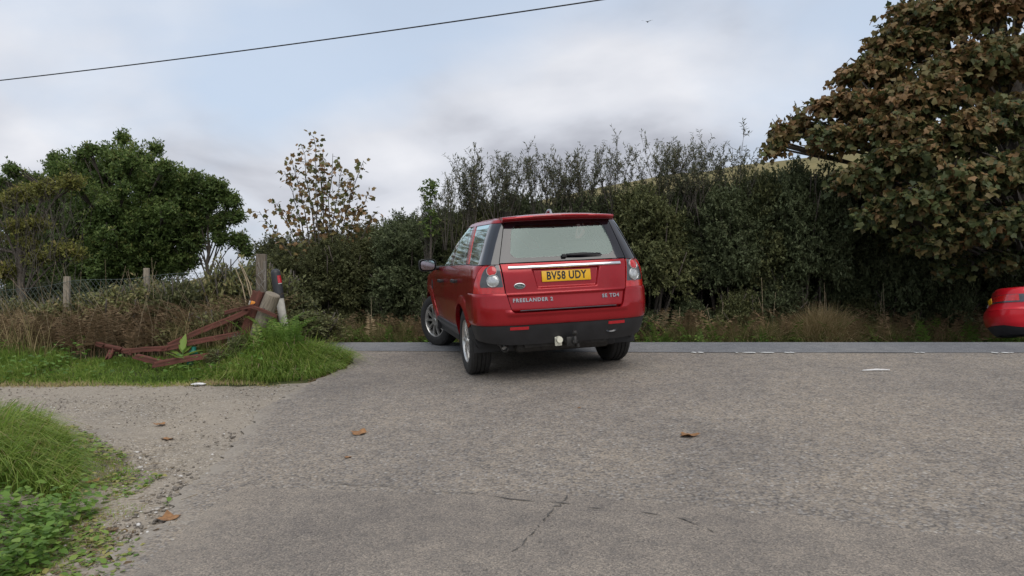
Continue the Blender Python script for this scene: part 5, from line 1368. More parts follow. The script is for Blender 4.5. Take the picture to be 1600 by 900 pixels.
tm = text_mesh("badge_text", "LAND", .017, .0006, 0.0002, 1.0); link("badge_text", tm, M['silver'], bd, (-.012, .007, .005))
tm = text_mesh("badge_text", "ROVER", .017, .0006, 0.0002, 1.0); link("badge_text", tm, M['silver'], bd, (.012, -.008, .005))
# chrome handle strip
a = Acc(); n = 60; xs = np.linspace(-.596, .596, n); pr_ = [(-.018, -.002), (-.0175, .018), (-.012, .022), (.010, .012), (.017, .006), (.018, -.002)]
rowsP = []
for x in xs:
    tapr = 1.0; c = rear_pt(x, 1.195, 0.0); q = np.atleast_1d(BODY.qx(np.array(x), np.array(1.195))); nn = BODY.N(q, np.atleast_1d(1.195))[0]
    fat = 1.0 + 0.12 * math.exp(-(x / .09) ** 2)
    rowsP.append([c + np.array([0, 0, u * fat]) + nn * v for u, v in pr_])
a.grid(np.array(rowsP), flip=True); a.build("chrome_strip", M['chrome'], tailgate, smooth=True, angle=60)
a = Acc(); a.box(rear_pt(0, .76, 0.0) + np.array([0, .006, .006]), (1.02, .02, .010), None, .003); a.build("lower_strip", M['cladding'], tailgate)
# --- tailgate window: black border with a clear pane
def hw_glass(z): return float(np.interp(z, [1.247, 1.655], [.676, .568]))
zb, zt = 1.247, 1.668
def pane_lim(z, s):   # clear area: a rounded trapezoid
    u = (z - 1.292) / (1.625 - 1.292); hw = np.interp(u, [0, .06, .15, .85, 1.0], [.49, .535, .552, .508, .455]); return s * hw
def f(a):
    for z0, z1, L, Rr in [(zb, 1.292, None, None), (1.625, zt, None, None)]:
        z = np.linspace(z0, z1, 8)[:, None]; X = np.linspace(-1, 1, 60)[None] * (np.array([hw_glass(v) for v in z[:, 0]])[:, None] - G_); GH.panel(a, GH.qx(X, z + 0 * X), z + 0 * X, 0.0, .02)
    for s in (-1, 1):
        z = np.linspace(1.292, 1.625, 24)[:, None]; A = np.array([float(pane_lim(v, s)) for v in z[:, 0]])[:, None]; B = s * (np.array([hw_glass(v) for v in z[:, 0]])[:, None] - G_)
        X = A + (B - A) * np.linspace(0, 1, 14)[None]; GH.panel(a, GH.qx(X, z + 0 * X), z + 0 * X, 0.0, .006)
rw = bodypart("rear_window", M['gloss_black'], f, angle=60)
def f(a):
    z = np.linspace(1.292, 1.625, 24)[:, None]; A = np.array([float(pane_lim(v, 1)) for v in z[:, 0]])[:, None]; X = A * np.linspace(-1, 1, 50)[None]; Q = GH.qx(X, z + 0 * X); P = GH.P(Q, z + 0 * X)
    a.grid(P - GH.N(Q, z + 0 * X) * .001, flip=False)
bodypart("pane", M['glass'], f, rw)
# wiper
a = Acc()
p0 = rear_pt(.0, 1.292, .022, GH); p1 = rear_pt(.41, 1.282, .018, GH); p2 = rear_pt(.2, 1.29, .03, GH)
a.tube([p0, p2, p1], [.012, .012, .005], 6); a.box(rear_pt(.0, 1.287, .018, GH), (.05, .03, .035), None, .006)
a.tube([rear_pt(.03, 1.302, .012, GH), rear_pt(.2, 1.308, .012, GH), rear_pt(.40, 1.296, .010, GH)], .008, 5); a.build("wiper", M['trim'], rw)
# --- roof, spoiler, aerial
def f(a):
    zr = 1.682; yr0 = float(GH.Yr(zr)) + .03; yf0 = float(GH.Yf(zr)); n = 60
    ys = yr0 + (yf0 - yr0) * (0.5 - 0.5 * np.cos(np.linspace(0, math.pi, n))); u = np.linspace(-1, 1, 37)
    w0 = float(GH.W(zr)); yy0 = float(GH.Yr(zr)) + GH.b; yy1 = yf0 - GH.bf; Gd = []
    for y in ys:
        if y < yy0: hw = w0 * (1 - ((yy0 - y) / GH.b) ** GH.n) ** (1 / GH.n)
        elif y > yy1: hw = w0 * max(1 - ((y - yy1) / GH.bf) ** GH.nf, 0.0005) ** (1 / GH.nf)
        else: hw = w0
        yn = (y - 0.25) / (yf0 - .25) if y > .25 else (y - .25) / (.25 - yr0)
        ht = .062 * (1 - abs(yn) ** 3.0 * (.9 if y > .25 else .35)) * (1 - np.abs(u) ** 3.2) ** .55
        fall = -.10 * max(0, (y - .2) / 1.0) ** 2 * 0
        Gd.append(np.stack([u * hw * .998, 0 * u + y, zr + ht + fall], 1))
    a.grid(np.array(Gd))
    # cant rails: the painted strip between the glass and the roof skin
    for s in (-1, 1):
        z = np.linspace(1.652, 1.684, 6)[:, None]
        q0 = np.array([abs(float(GH.qx(np.array(.575), np.array(v)))) for v in z[:, 0]])[:, None]; q1 = np.array([abs(float(GH.qy(1.35, np.array(v)))) for v in z[:, 0]])[:, None]
        GH.panel(a, s * (q0 + (q1 - q0) * np.linspace(0, 1, 60)[None]), z + np.zeros((1, 60)), 0.006, .012)
roof = bodypart("roof", M['paint'], f, angle=50)
a = Acc(); xs = np.linspace(-1, 1, 41); Gd = []
for u in xs:
    x = u * .600; e_ = abs(u) ** 8; bow = .05 * u * u; d = 1 - .5 * e_
    prof = [(-.40, 1.738 - .030 * u * u), (-.58, 1.741 - .030 * u * u), (-.72, 1.735 - .030 * u * u), (-.800 + bow + .03 * e_, 1.722 - .024 * u * u), (-.806 + bow + .03 * e_, 1.708 - .02 * u * u),
            (-.79 + bow + .03 * e_, 1.680 - .014 * u * u), (-.74 + bow, 1.664 - .010 * u * u), (-.655 + .03 * abs(u) ** 3, 1.668), (-.56, 1.672)]
    Gd.append([(x, y_, z_) for y_, z_ in prof])
a.grid(np.array(Gd), flip=True)
for s, k in ((-1, 0), (1, -1)):
    e0 = np.array(Gd[k]); c = e0.mean(0); V = np.vstack([e0, c]); a.add(V, None, [(i, i + 1, len(e0)) if s > 0 else (i + 1, i, len(e0)) for i in range(len(e0) - 1)])
sp = a.build("roof_spoiler", M['paint'], car, smooth=True, angle=50)
a = Acc(); xs = np.linspace(-.30, .30, 25); a.grid(np.stack([[(x, -.8095 + .05 * (x / .6) ** 2, 1.7205 - .024 * (x / .6) ** 2) for x in xs], [(x, -.8115 + .05 * (x / .6) ** 2, 1.711 - .02 * (x / .6) ** 2) for x in xs]])); o = a.build("brake_light", M['lamp_red'], sp)
a = Acc(); a.tube([(0, -.30, 1.735), (0, -.36, 1.775), (0, -.42, 1.782), (0, -.45, 1.74)], [.03, .022, .012, .014], 8); a.build("aerial_fin", M['silver'], roof, smooth=True, angle=60)
# dark recess under the spoiler joins glass and roof
def f(a):
    z = np.linspace(zt + .001, 1.70, 5)[:, None]; X = np.linspace(-1, 1, 50)[None] * .56; GH.panel(a, GH.qx(X + 0 * z, z + 0 * X), z + 0 * X, -.004, .01)
bodypart("spoiler_recess", M['trim'], f, sp)

# --- rear lamps
def lamp_in(z): return float(np.interp(z, [.94, 1.236], [.642, .674])) + G_
def lamp_out_y(z): return float(np.interp(z, [.945, 1.0, 1.236], [-.665, -.675, -.745]))
def lampq(z, s): return BODY.qx(s * lamp_in(z), np.array(z)), BODY.qy(lamp_out_y(z), np.array(z), s)
def disc(a, q, z, r, off, dome=.010, ring=False):
    P = BODY.P(np.array(q), np.array(z)); n = BODY.N(np.atleast_1d(q), np.atleast_1d(z))[0]; up = np.array([0, 0, 1.0]) - n * n[2]; up /= np.linalg.norm(up); rt = np.cross(up, n)
    t = np.linspace(0, 2 * math.pi, 29); c = P + n * off
    circ_ = lambda rr, h: c + rr * (np.cos(t)[:, None] * rt + np.sin(t)[:, None] * up) + n * h
    if ring: a.grid(np.stack([circ_(r, -.01), circ_(r, .004), circ_(r * .93, .008), circ_(r * .86, .004), circ_(r * .86, -.006)]))
    else: a.grid(np.stack([circ_(r, -.01), circ_(r, 0), circ_(r * .8, dome * .5), circ_(r * .4, dome * .9), circ_(1e-4, dome)]))
for s in (-1, 1):
    def f(a):
        z = np.linspace(.944, 1.234, 30)[:, None]; A = np.array([lampq(v, s)[0] for v in z[:, 0]])[:, None]; B = np.array([lampq(v, s)[1] for v in z[:, 0]])[:, None]
        Q = A + (B - A) * np.linspace(0, 1, 26)[None]; BODY.panel(a, Q, z + 0 * Q, .002)
    lp_ = bodypart("tail_lamp", M['lamp_red'], f); lp_["label"] = "red and clear tail lamp cluster with two round lenses"
    def f(a):
        z = np.linspace(1.008, 1.226, 20)[:, None]; A = np.array([BODY.qx(s * (lamp_in(v) + .006), np.array(v)) for v in z[:, 0]])[:, None]
        B = np.array([BODY.qy(np.interp(v, [1.0, 1.05, 1.2, 1.236], [-.775, -.765, -.775, -.80]), np.array(v), s) for v in z[:, 0]])[:, None]
        Q = A + (B - A) * np.linspace(0, 1, 22)[None]; BODY.panel(a, Q, z + 0 * Q, .005, .006)
    bodypart("lamp_housing", M['lamp_dark'], f, lp_)
    for (xx, zz_, r, mt, nm) in [(.755, 1.172, .057, 'lamp_red', "brake_lens"), (.752, 1.072, .066, 'lamp_clear', "indicator_lens")]:
        q = float(BODY.qx(np.array(s * xx), np.array(zz_)))
        bodypart(nm, M[mt], lambda a: disc(a, q, zz_, r * .88, .008), lp_, 60); bodypart("lens_ring", M['lamp_clear'], lambda a: disc(a, q, zz_, r, .008, ring=True), lp_, 60)

# --- bumper (painted) and its black lower half
def bump_off(P):
    z, x = P[..., 2], P[..., 0]
    return .014 * sst(.60, .64, z) * sst(.955, .925, z) + .012 * sst(.70, .735, z) * sst(.775, .755, z) * sst(.66, .60, np.abs(x))
def arch_y(z): return -max(circ(RF + .004, z), .29 + .0 * z)
def side_front(z): 
    return -max(circ(RF + .004, z), float(np.interp(z, [.80, .9, .945], [.30, .36, .47])))
def f(a):
    z = np.linspace(.622, .745, 12)[:, None]; B = np.array([abs(BODY.qy(side_front(v), np.array(v))) for v in z[:, 0]])[:, None]
    Q = B * np.sign(np.linspace(-1, 1, 121)) [None] * np.abs(np.linspace(-1, 1, 121))[None] ** 1.25; BODY.panel(a, Q, z + 0 * Q, bump_off)
    for s in (-1, 1):
        z = np.linspace(.745, .942, 16)[:, None]; A = np.array([abs(BODY.qx(tg_half(v) + G_, np.array(v))) for v in np.maximum(z[:, 0], .748)])[:, None]; B = np.array([abs(BODY.qy(side_front(v), np.array(v))) for v in z[:, 0]])[:, None]
        Q = s * (A + (B - A) * np.linspace(0, 1, 34)[None]); BODY.panel(a, Q, z + 0 * Q, bump_off, .035)
bodypart("rear_bumper", M['paint'], f, angle=45)
def f(a):
    z = np.linspace(0, 1, 14)[:, None]; u = np.linspace(-1, 1, 121)[None]
    lo = .415 + .05 * np.clip((np.abs(u) - .45) / .55, 0, 1); Z = lo + (.617 - lo) * z
    B = np.array([[abs(float(BODY.qy(-circ(RF - .03, float(v)), np.array(v)))) for v in Z[:, 60]]]).T; Q = B * np.sign(u) * np.abs(u) ** 1.25
    BODY.panel(a, Q, Z, lambda P: .012 * sst(.61, .585, P[..., 2]) * 0 + .004, .05)
lb = bodypart("lower_bumper", M['trim'], f)
for s in (-1, 1):
    def f(a):
        z = np.linspace(.574, .603, 4)[:, None]; X = s * np.linspace(.425, .61, 16)[None]; Q = BODY.qx(X + 0 * z, z + 0 * X); BODY.panel(a, Q, z + 0 * X, .009, .01)
    bodypart("reflector", M['reflector_red'], f, lb)
a = Acc(); t = np.linspace(0, 2 * math.pi, 25); c = rear_pt(.46, .515, .006); a.grid(np.stack([np.stack([c[0] + .065 * np.cos(t) * k, 0 * t + c[1] - .004 + (.03 if k < .1 else 0), c[2] + .028 * np.sin(t) * k], 1) for k in (1.0, .75, .05)])); a.build("tow_eye_recess", M['gloss_black'], lb)
# --- sides
DOOR_REAR = lambda z: max(float(np.interp(z, [.5, .9, 1.1, 1.3], [.30, .23, .14, .10])), circ(RF + .006, z) if z < ZC + RF else 0)
DOOR_SPLIT, DOOR_FRONT = 1.16, lambda z: min(2.26, 2.66 - circ(RF + .006, z))
def shoulder(P):
    z, y = P[..., 2], P[..., 1]
    return .006 * np.exp(-((z - 1.095 + .02 * y) / .03) ** 2) - .012 * np.exp(-((z - .66) / .12) ** 2) * sst(.3, .6, y) * sst(2.3, 2.0, y)
def side_grid(s, z0, y0f, y1f, nz=26, ny=24):
    t = np.linspace(0, 1, nz)[:, None]; u = np.linspace(0, 1, ny)[None]
    zn = z0 + (BELT - z0) * t; A = np.array([y0f(float(v)) for v in zn[:, 0]])[:, None]; B = np.array([y1f(float(v)) for v in zn[:, 0]])[:, None]
    Y = A + (B - A) * u; Z = z0 + (belt(Y) - z0) * t; return BODY.qy(Y, Z, s), Z
for s in (-1, 1):
    def f(a): BODY.panel(a, *side_grid(s, .50, lambda z: DOOR_REAR(z) + G_, lambda z: DOOR_SPLIT - G_), shoulder)
    rd = bodypart("rear_door", M['paint'], f)
    def f(a): BODY.panel(a, *side_grid(s, .50, lambda z: DOOR_SPLIT + G_, lambda z: DOOR_FRONT(z) - G_), shoulder)
    fd = bodypart("front_door", M['paint'], f)
    def f(a):    # rear quarter above the arch
        Y = np.linspace(-.70, .30, 40)[None]; t = np.linspace(0, 1, 22)[:, None]
        lo = np.array([max(ZC + circ(RF, ZC + 0) * 0 + math.sqrt(max(RF ** 2 - v * v, 0)), float(np.interp(v, [-.47, -.36, -.28], [.947, .905, .0]))) if v > -.47 else .947 for v in Y[0]])[None]
        Z = lo + (belt(Y) - lo) * t
        hi = np.array([[DOOR_REAR(float(v)) - G_ for v in r] for r in Z]); lo_y = np.array([[lamp_out_y(float(v)) + G_ * 2 for v in r] for r in Z])
        u = (Y + .70) / 1.0; Yg = lo_y + (np.maximum(hi, .0) - lo_y) * u
        BODY.panel(a, BODY.qy(Yg, Z, s), Z, shoulder)
    qp = bodypart("rear_quarter", M['paint'], f)
    def arch(a, yc, R0=RA, R1=RF, a0=-6, a1=186, cut=None):
        th = np.radians(np.linspace(a0, a1, 60))[None]; r = np.linspace(0, 1, 9)[:, None]; rr = R0 + (R1 - R0) * r
        Y = yc + rr * np.cos(th); Z = np.maximum(ZC + rr * np.sin(th), .30)
        off = .004 + .024 * (1 - r) ** .8 + 0 * th; BODY.panel(a, BODY.qy(Y, Z, s), Z, off, .05)
    bodypart("rear_arch", M['paint'], lambda a: arch(a, 0.0, a0=8, a1=152)); bodypart("front_arch", M['paint'], lambda a: arch(a, 2.66, a0=-5, a1=172))
    bodypart("arch_trim", M['trim'], lambda a: arch(a, 0.0, RA, RA + .05, 152.5, 180)); bodypart("arch_trim", M['trim'], lambda a: arch(a, 2.66, RA, RF, 172.5, 190))
    def f(a):    # front wing
        Y = np.linspace(2.265 + G_, 3.30, 40)[None]; t = np.linspace(0, 1, 18)[:, None]
        lo = np.array([ZC + math.sqrt(max(RF ** 2 - (v - 2.66) ** 2, 0)) if abs(v - 2.66) < RF - .12 else (.66 if v > 2.66 else .72) for v in Y[0]])[None]
        hi = np.interp(Y, [2.2, 3.3], [1.12, .98]); Z = lo + (hi - lo) * t; BODY.panel(a, BODY.qy(Y, Z, s), Z, 0.002)
    wing = bodypart("front_wing", M['paint'], f)
    def f(a): 
        z = np.linspace(.86, .98, 3)[:, None]; Y = np.linspace(2.33, 2.43, 3)[None]; BODY.panel(a, BODY.qy(Y + 0 * z, z + 0 * Y, s), z + 0 * Y, .007, .01)
    bodypart("side_vent", M['trim'], f, wing)
    # sill cladding
    def f(a):
        z = np.linspace(.30, .494, 10)[:, None]; Y = .43 + (2.24 - .43) * np.linspace(0, 1, 40)[None]; BODY.panel(a, BODY.qy(Y + 0 * z, z + 0 * Y, s), z + 0 * Y, lambda P: .006 + .020 * np.exp(-((P[..., 2] - .455) / .035) ** 2), .06)
    bodypart("sill", M['cladding'], f)
    # door handles
    for par, yy, zz_ in ((rd, .33, 1.040), (fd, 1.36, 1.005)):
        P0 = BODY.P(BODY.qy(np.array(yy), np.array(zz_), s), np.array(zz_)); a = Acc()
        a.box(P0 + np.array([s * .042, 0, 0]), (.028, .20, .042), None, .012); a.box(P0 + np.array([s * .016, .075, 0]), (.05, .03, .034), None, .006); a.box(P0 + np.array([s * .016, -.075, 0]), (.05, .03, .034), None, .006)
        a.build("door_handle", M['trim'], par, smooth=True, angle=40)
    # side glass, pillars
    zt_ = 1.655
    def glass(name, mat, yb0, yb1, yt0, yt1, off=0.0, par=car, ztop=zt_, thick=.012, skirt=True, lift=0.0):
        def f(a):
            t = np.linspace(0, 1, 16)[:, None]; u = np.linspace(0, 1, 14)[None]; Y0 = yb0 + (yt0 - yb0) * t; Y1 = yb1 + (yt1 - yb1) * t; Y = Y0 + (Y1 - Y0) * u
            zb_ = belt(Y) + .008 + lift; Z = zb_ + (ztop - .02 * np.maximum(Y - .8, 0) ** 2 * 1.2 - zb_) * t
            if skirt: GH.panel(a, GH.qy(Y, Z, s), Z, off, thick)
            else: a.grid(GH.P(GH.qy(Y, Z, s), Z) + GH.N(GH.qy(Y, Z, s), Z) * off)
        return bodypart(name, mat, f, par)
    glass("quarter_window", M['glass'], -.60, -.085, -.46, .26, 0, car, skirt=False)
    glass("rear_door_window", M['glass'], .10, .92, .46, 1.08, 0, rd, skirt=False); glass("front_door_window", M['glass'], 1.13, 1.98, 1.20, 1.50, 0, fd, skirt=False)
    glass("window_bar", M['gloss_black'], .25, .28, .565, .59, .003, rd)
    glass("centre_pillar", M['gloss_black'], .92, 1.13, 1.08, 1.20, .004)
    glass("rear_pillar", M['paint'], -.085, .045, .26, .40, .006); glass("door_frame", M['gloss_black'], .045, .10, .40, .46, .004, rd)
    def f(a):    # black D pillar wrapping to the tailgate glass
        z = np.linspace(BELT + .008, 1.655, 20)[:, None]; u = np.linspace(0, 1, 22)[None]
        A = np.array([abs(float(GH.qx(np.array(hw_glass(max(v, zb)) + G_), np.array(v)))) for v in z[:, 0]])[:, None]; B = np.array([abs(float(GH.qy(np.interp(v, [1.234, 1.655], [-.60, -.46]), np.array(v)))) for v in z[:, 0]])[:, None]
        Q = s * (A + (B - A) * u); GH.panel(a, Q, z + 0 * Q, .002, .03)
    bodypart("corner_pillar", M['gloss_black'], f)
    # belt ledge between body and glass
    def f(a):
        Y = np.linspace(-.86, 2.15, 70); zo = belt(Y); A = BODY.P(BODY.qy(Y, zo - .001, s), zo - .001); B = GH.P(GH.qy(np.maximum(Y, -.80), zo + .012, s), zo + .012); B = B - GH.N(GH.qy(np.maximum(Y, -.8), zo + .012, s), zo + .012) * .012; a.grid(np.stack([A - np.array([s * .004, 0, 0]), B]), flip=(s > 0))
    bodypart("belt_moulding", M['trim'], f)
    def f(a):   # A pillar
        t = np.linspace(0, 1, 12); z = 1.17 + (1.66 - 1.17) * t; y0 = 1.99 + (1.50 - 1.99) * t; A = GH.P(GH.qy(y0, z, s), z); y1 = y0 + .16; B = GH.P(GH.qy(y1, z, s), z); n_ = GH.N(GH.qy(y0, z, s), z) * .006; a.grid(np.stack([A + n_, (A + B) / 2 + n_ * 1.6, B + n_]), flip=(s > 0))
    bodypart("front_pillar", M['paint'], f)
    # mirror
    c = np.array([s * 1.075, 1.72, 1.205]); a = Acc(); V = []
    for (dy, k) in [(-.052, .93), (-.05, 1.0), (0, 1.0), (.05, .88), (.085, .55), (.10, .1)]:
        th = np.linspace(0, 2 * math.pi, 25); sx = np.sign(np.cos(th)) * np.abs(np.cos(th)) ** .55; sz = np.sign(np.sin(th)) * np.abs(np.sin(th)) ** .55
        V.append(np.stack([c[0] + .115 * k * sx, 0 * th + c[1] + dy, c[2] + .082 * k * sz], 1))
    a.grid(np.array(V)); a.tube([(s * .87, 1.78, 1.16), (s * .95, 1.75, 1.16), (s * 1.0, 1.73, 1.17)], [.03, .026, .03], 8)
    mr_ = a.build("mirror", M['trim'], fd, smooth=True, angle=50)
    a = Acc(); th = np.linspace(0, 2 * math.pi, 25); sx = np.sign(np.cos(th)) * np.abs(np.cos(th)) ** .55; sz = np.sign(np.sin(th)) * np.abs(np.sin(th)) ** .55
    a.grid(np.stack([np.stack([c[0] + .090 * sx * k, 0 * th + c[1] - .0535, c[2] + .062 * sz * k], 1) for k in (1, .001)])); a.build("mirror_glass", M['mirror'], mr_)

# --- front end (out of sight from here, kept simple but complete)
def f(a):
    ys = np.linspace(2.06, 3.42, 30); u = np.linspace(-1, 1, 33); Gd = []
    for y in ys:
        zt2 = np.interp(y, [2.0, 2.3, 3.2, 3.42], [1.16, 1.125, 1.02, .97]); y1 = float(BODY.Yf(zt2)) - BODY.bf; k = max(0, (y - y1) / BODY.bf); hw = .885 * max(1 - min(k, .97) ** 2.6, .02) ** (1 / 2.6)
        Gd.append(np.stack([u * hw, 0 * u + y, zt2 + .02 * (1 - u * u) - .05 * np.abs(u) ** 8], 1))
    a.grid(np.array(Gd))
bodypart("bonnet", M['paint'], f)
def front_panel(a, z0, z1, off, y0=2.66 + RF):
    z = np.linspace(z0, z1, 10)[:, None]; qs = np.array([abs(float(BODY.qy(3.16, np.array(v)))) for v in z[:, 0]])[:, None]; qe = np.array([1 + (float(BODY.Yf(v)) - BODY.bf - float(BODY.Yr(v)) - BODY.b) + BODY.bf * 1.5 for v in z[:, 0]])[:, None]
    for s in (-1, 1): BODY.panel(a, s * (qs + (qe - qs) * np.linspace(0, 1, 40)[None]), z + np.zeros((1, 40)), off, .03)
bodypart("front_bumper", M['paint'], lambda a: front_panel(a, .50, .78, .006)); bodypart("front_valance", M['trim'], lambda a: front_panel(a, .30, .495, .0)); bodypart("grille", M['gloss_black'], lambda a: front_panel(a, .785, .965, .0))
def f(a):
    z = np.linspace(1.17, 1.665, 16)[:, None]; q0 = np.array([abs(float(GH.qy(np.interp(v, [1.17, 1.66], [2.12, 1.64]), np.array(v)))) for v in z[:, 0]])[:, None]; qe = np.array([1 + (float(GH.Yf(v)) - GH.bf - float(GH.Yr(v)) - GH.b) + GH.bf * 1.5 for v in z[:, 0]])[:, None]
    q0 = np.minimum(q0, qe - .02)
    for s in (-1, 1): Q = s * (q0 + (qe - q0) * np.linspace(0, 1, 24)[None]); a.grid(GH.P(Q, z + 0 * Q))
bodypart("windscreen", M['glass'], f)
# --- interior, underside
a = Acc(); a.box((0, 1.25, .50), (1.70, 2.9, .10), None, .02); a.box((0, -.72, .80), (1.30, .06, .75), None, .02); a.box((0, .9, .37), (1.2, 3.1, .10), None, .02); a.box((0, 2.95, .62), (.9, .7, .5), None, .03)
for s in (-1, 1): a.box((s * .845, 1.2, .80), (.02, 1.6, .62)); a.box((s * .80, 1.35, .35), (.12, 1.7, .10), None, .02)
a.build("underbody", M['trim'], car)
def seat(x, y, w, nm):
    a = Acc(); a.box((x, y + .2, .78), (w, .5, .16), None, .04); a.box((x, y - .06, 1.08), (w, .13, .58), Euler((-.18, 0, 0)), .045); return a.build(nm, M['seat'], car, smooth=True, angle=40)
for x in (-.37, .37):
    st_ = seat(x, 1.05, .5, "front_seat"); a = Acc(); a.box((x, .93, 1.45), (.27, .10, .19), Euler((-.1, 0, 0)), .04); a.build("headrest", M['seat'], st_, smooth=True, angle=40)
st_ = seat(0, .12, 1.28, "rear_seat")
for x in (-.42, .42): a = Acc(); a.box((x, .0, 1.40), (.25, .09, .14), None, .035); a.build("headrest", M['seat'], st_, smooth=True, angle=40)
# wheel housings
for (yc, s) in ((0, -1), (0, 1), (2.66, -1), (2.66, 1)):
    a = Acc(); th = np.linspace(math.radians(-8), math.radians(188), 26); a.grid(np.stack([np.stack([0 * th + s * x, yc + (RA + .02) * np.cos(th), ZC + (RA + .02) * np.sin(th)], 1) for x in (.50, .905)]))
    c = np.array([[s * .50, yc, ZC]]); ring = np.stack([0 * th + s * .50, yc + (RA + .02) * np.cos(th), ZC + (RA + .02) * np.sin(th)], 1); a.add(np.vstack([ring, c]), None, [(i, i + 1, len(th)) for i in range(len(th) - 1)]); a.build("wheel_housing", M['trim'], car)
# exhaust, towbar
a = Acc(); a.tube([(-.62, -.35, .40), (-.64, -.6, .405), (-.645, -.76, .385), (-.648, -.80, .37)], .036, 14, cap=False); a.lathe([(0, .031), (.01, .031), (.01, .0)], 14, 'y', (-.645, -.74, .388)); a.tube([(-.62, -.35, .40), (-.5, .3, .38), (-.3, 1.2, .34)], .03, 8)
a.build("exhaust", M['steel'], car, smooth=True, angle=40)
tb = Acc(); tb.box((0, -.80, .40), (.9, .06, .06), None, .008); tb.box((.0, -.90, .405), (.09, .14, .05), None, .008); tb.box((.005, -.965, .425), (.10, .03, .10), None, .008); tow = tb.build("towbar", M['metal_dark'], car)
a = Acc(); a.lathe([(.0, .0), (.0, .018), (.055, .018), (.06, .014), (.075, .014), (.082, .02), (.095, .026), (.11, .026), (.122, .02), (.128, .0)], 18, 'z', (.03, -1.02, .415)); a.box((.03, -.995, .425), (.05, .06, .035), None, .006); a.tube([(.06, -.99, .40), (.068, -.99, .37)], .02, 10); a.build("tow_ball", M['metal_dark'], tow, smooth=True, angle=40)
a = Acc(); a.lathe([(-.03, 0), (-.03, .03), (.02, .034), (.03, .03), (.032, 0)], 18, 'y', (-.118, -.955, .452)); a.box((-.118, -.92, .43), (.07, .03, .09), None, .006); o = a.build("socket_cap", M['cream'], tow, smooth=True, angle=40); o["label"] = "cream cap of the towing socket"
# mud and undertray at the back
a = Acc(); a.box((-.02, -.55, .40), (1.0, .45, .12), Euler((.12, 0, 0)), .03); a.build("silencer", M['metal_dark'], car)
# wheels stand on the ground
INV = CARM.inverted()
for (x, y, s, st_) in ((-.80, 0, -1, 0), (.80, 0, 1, 0), (-.80, 2.66, -1, rad(27)), (.80, 2.66, 1, rad(23))):
    # lowest point of the tilted tyre
    zl = 0.366
    for _ in range(12):
        wc = CARM @ Vector((x, y, zl)); ax_ = (CARM.to_3x3() @ Vector((math.cos(st_), math.sin(st_), 0))).normalized()
        r3 = (Vector((0, 0, -1)) + ax_ * ax_.z).normalized(); worst = 9
        for k in (-1, 0, 1):
            pt = wc + r3 * .366 + ax_ * (k * .235 * .36); worst = min(worst, pt.z - float(H(pt.x, pt.y)) - .013)
        zl -= worst
    make_wheel(car, (x, y, zl), s, st_, R=.368)
    print("wheel", x, y, "z", round(zl, 3))

# ------------------------------------------------------------------ second car: bright red saloon passing on the main road
SZ = [.18, .26, .38, .50, .62, .72, .82, .90, .95, .98]
SB = Shell(SZ, [.74, .82, .865, .88, .888, .89, .882, .868, .845, .80], [-.88, -.96, -1.04, -1.07, -1.055, -1.005, -.965, -.94, -.925, -.90], [3.35, 3.5, 3.58, 3.6, 3.58, 3.5, 3.35, 3.1, 2.9, 2.6], .45, 3.0, .75, 2.4)
SG = Shell([.90, .98, 1.10, 1.25, 1.35, 1.40], [.83, .80, .735, .655, .60, .50], [-.50, -.36, -.08, .28, .52, .8], [2.35, 2.15, 1.85, 1.48, 1.22, 1.0], .45, 3.0, .6, 2.4)
M['paint2'] = car_paint("bright_red_paint", (0.55, 0.008, 0.018), (0.60, 0.014, 0.022), 0.3, 0.1)
sx_, sD = 1541.0, 12.55
scar = empty("saloon_car"); tag(scar, "bright red saloon car driving off along the main road, only its tail showing", "car")
def sp_(name, mat, fn, parent=scar, angle=32):
    a = Acc(); fn(a); return a.build(name, mat, parent, smooth=True, angle=angle)
sRA, sZ = .345, .318
def s_arch_lo(y, lo):
    for yc in (0.0, 2.75):
        if abs(y - yc) < sRA: lo = max(lo, sZ + math.sqrt(sRA ** 2 - (y - yc) ** 2))
    return lo
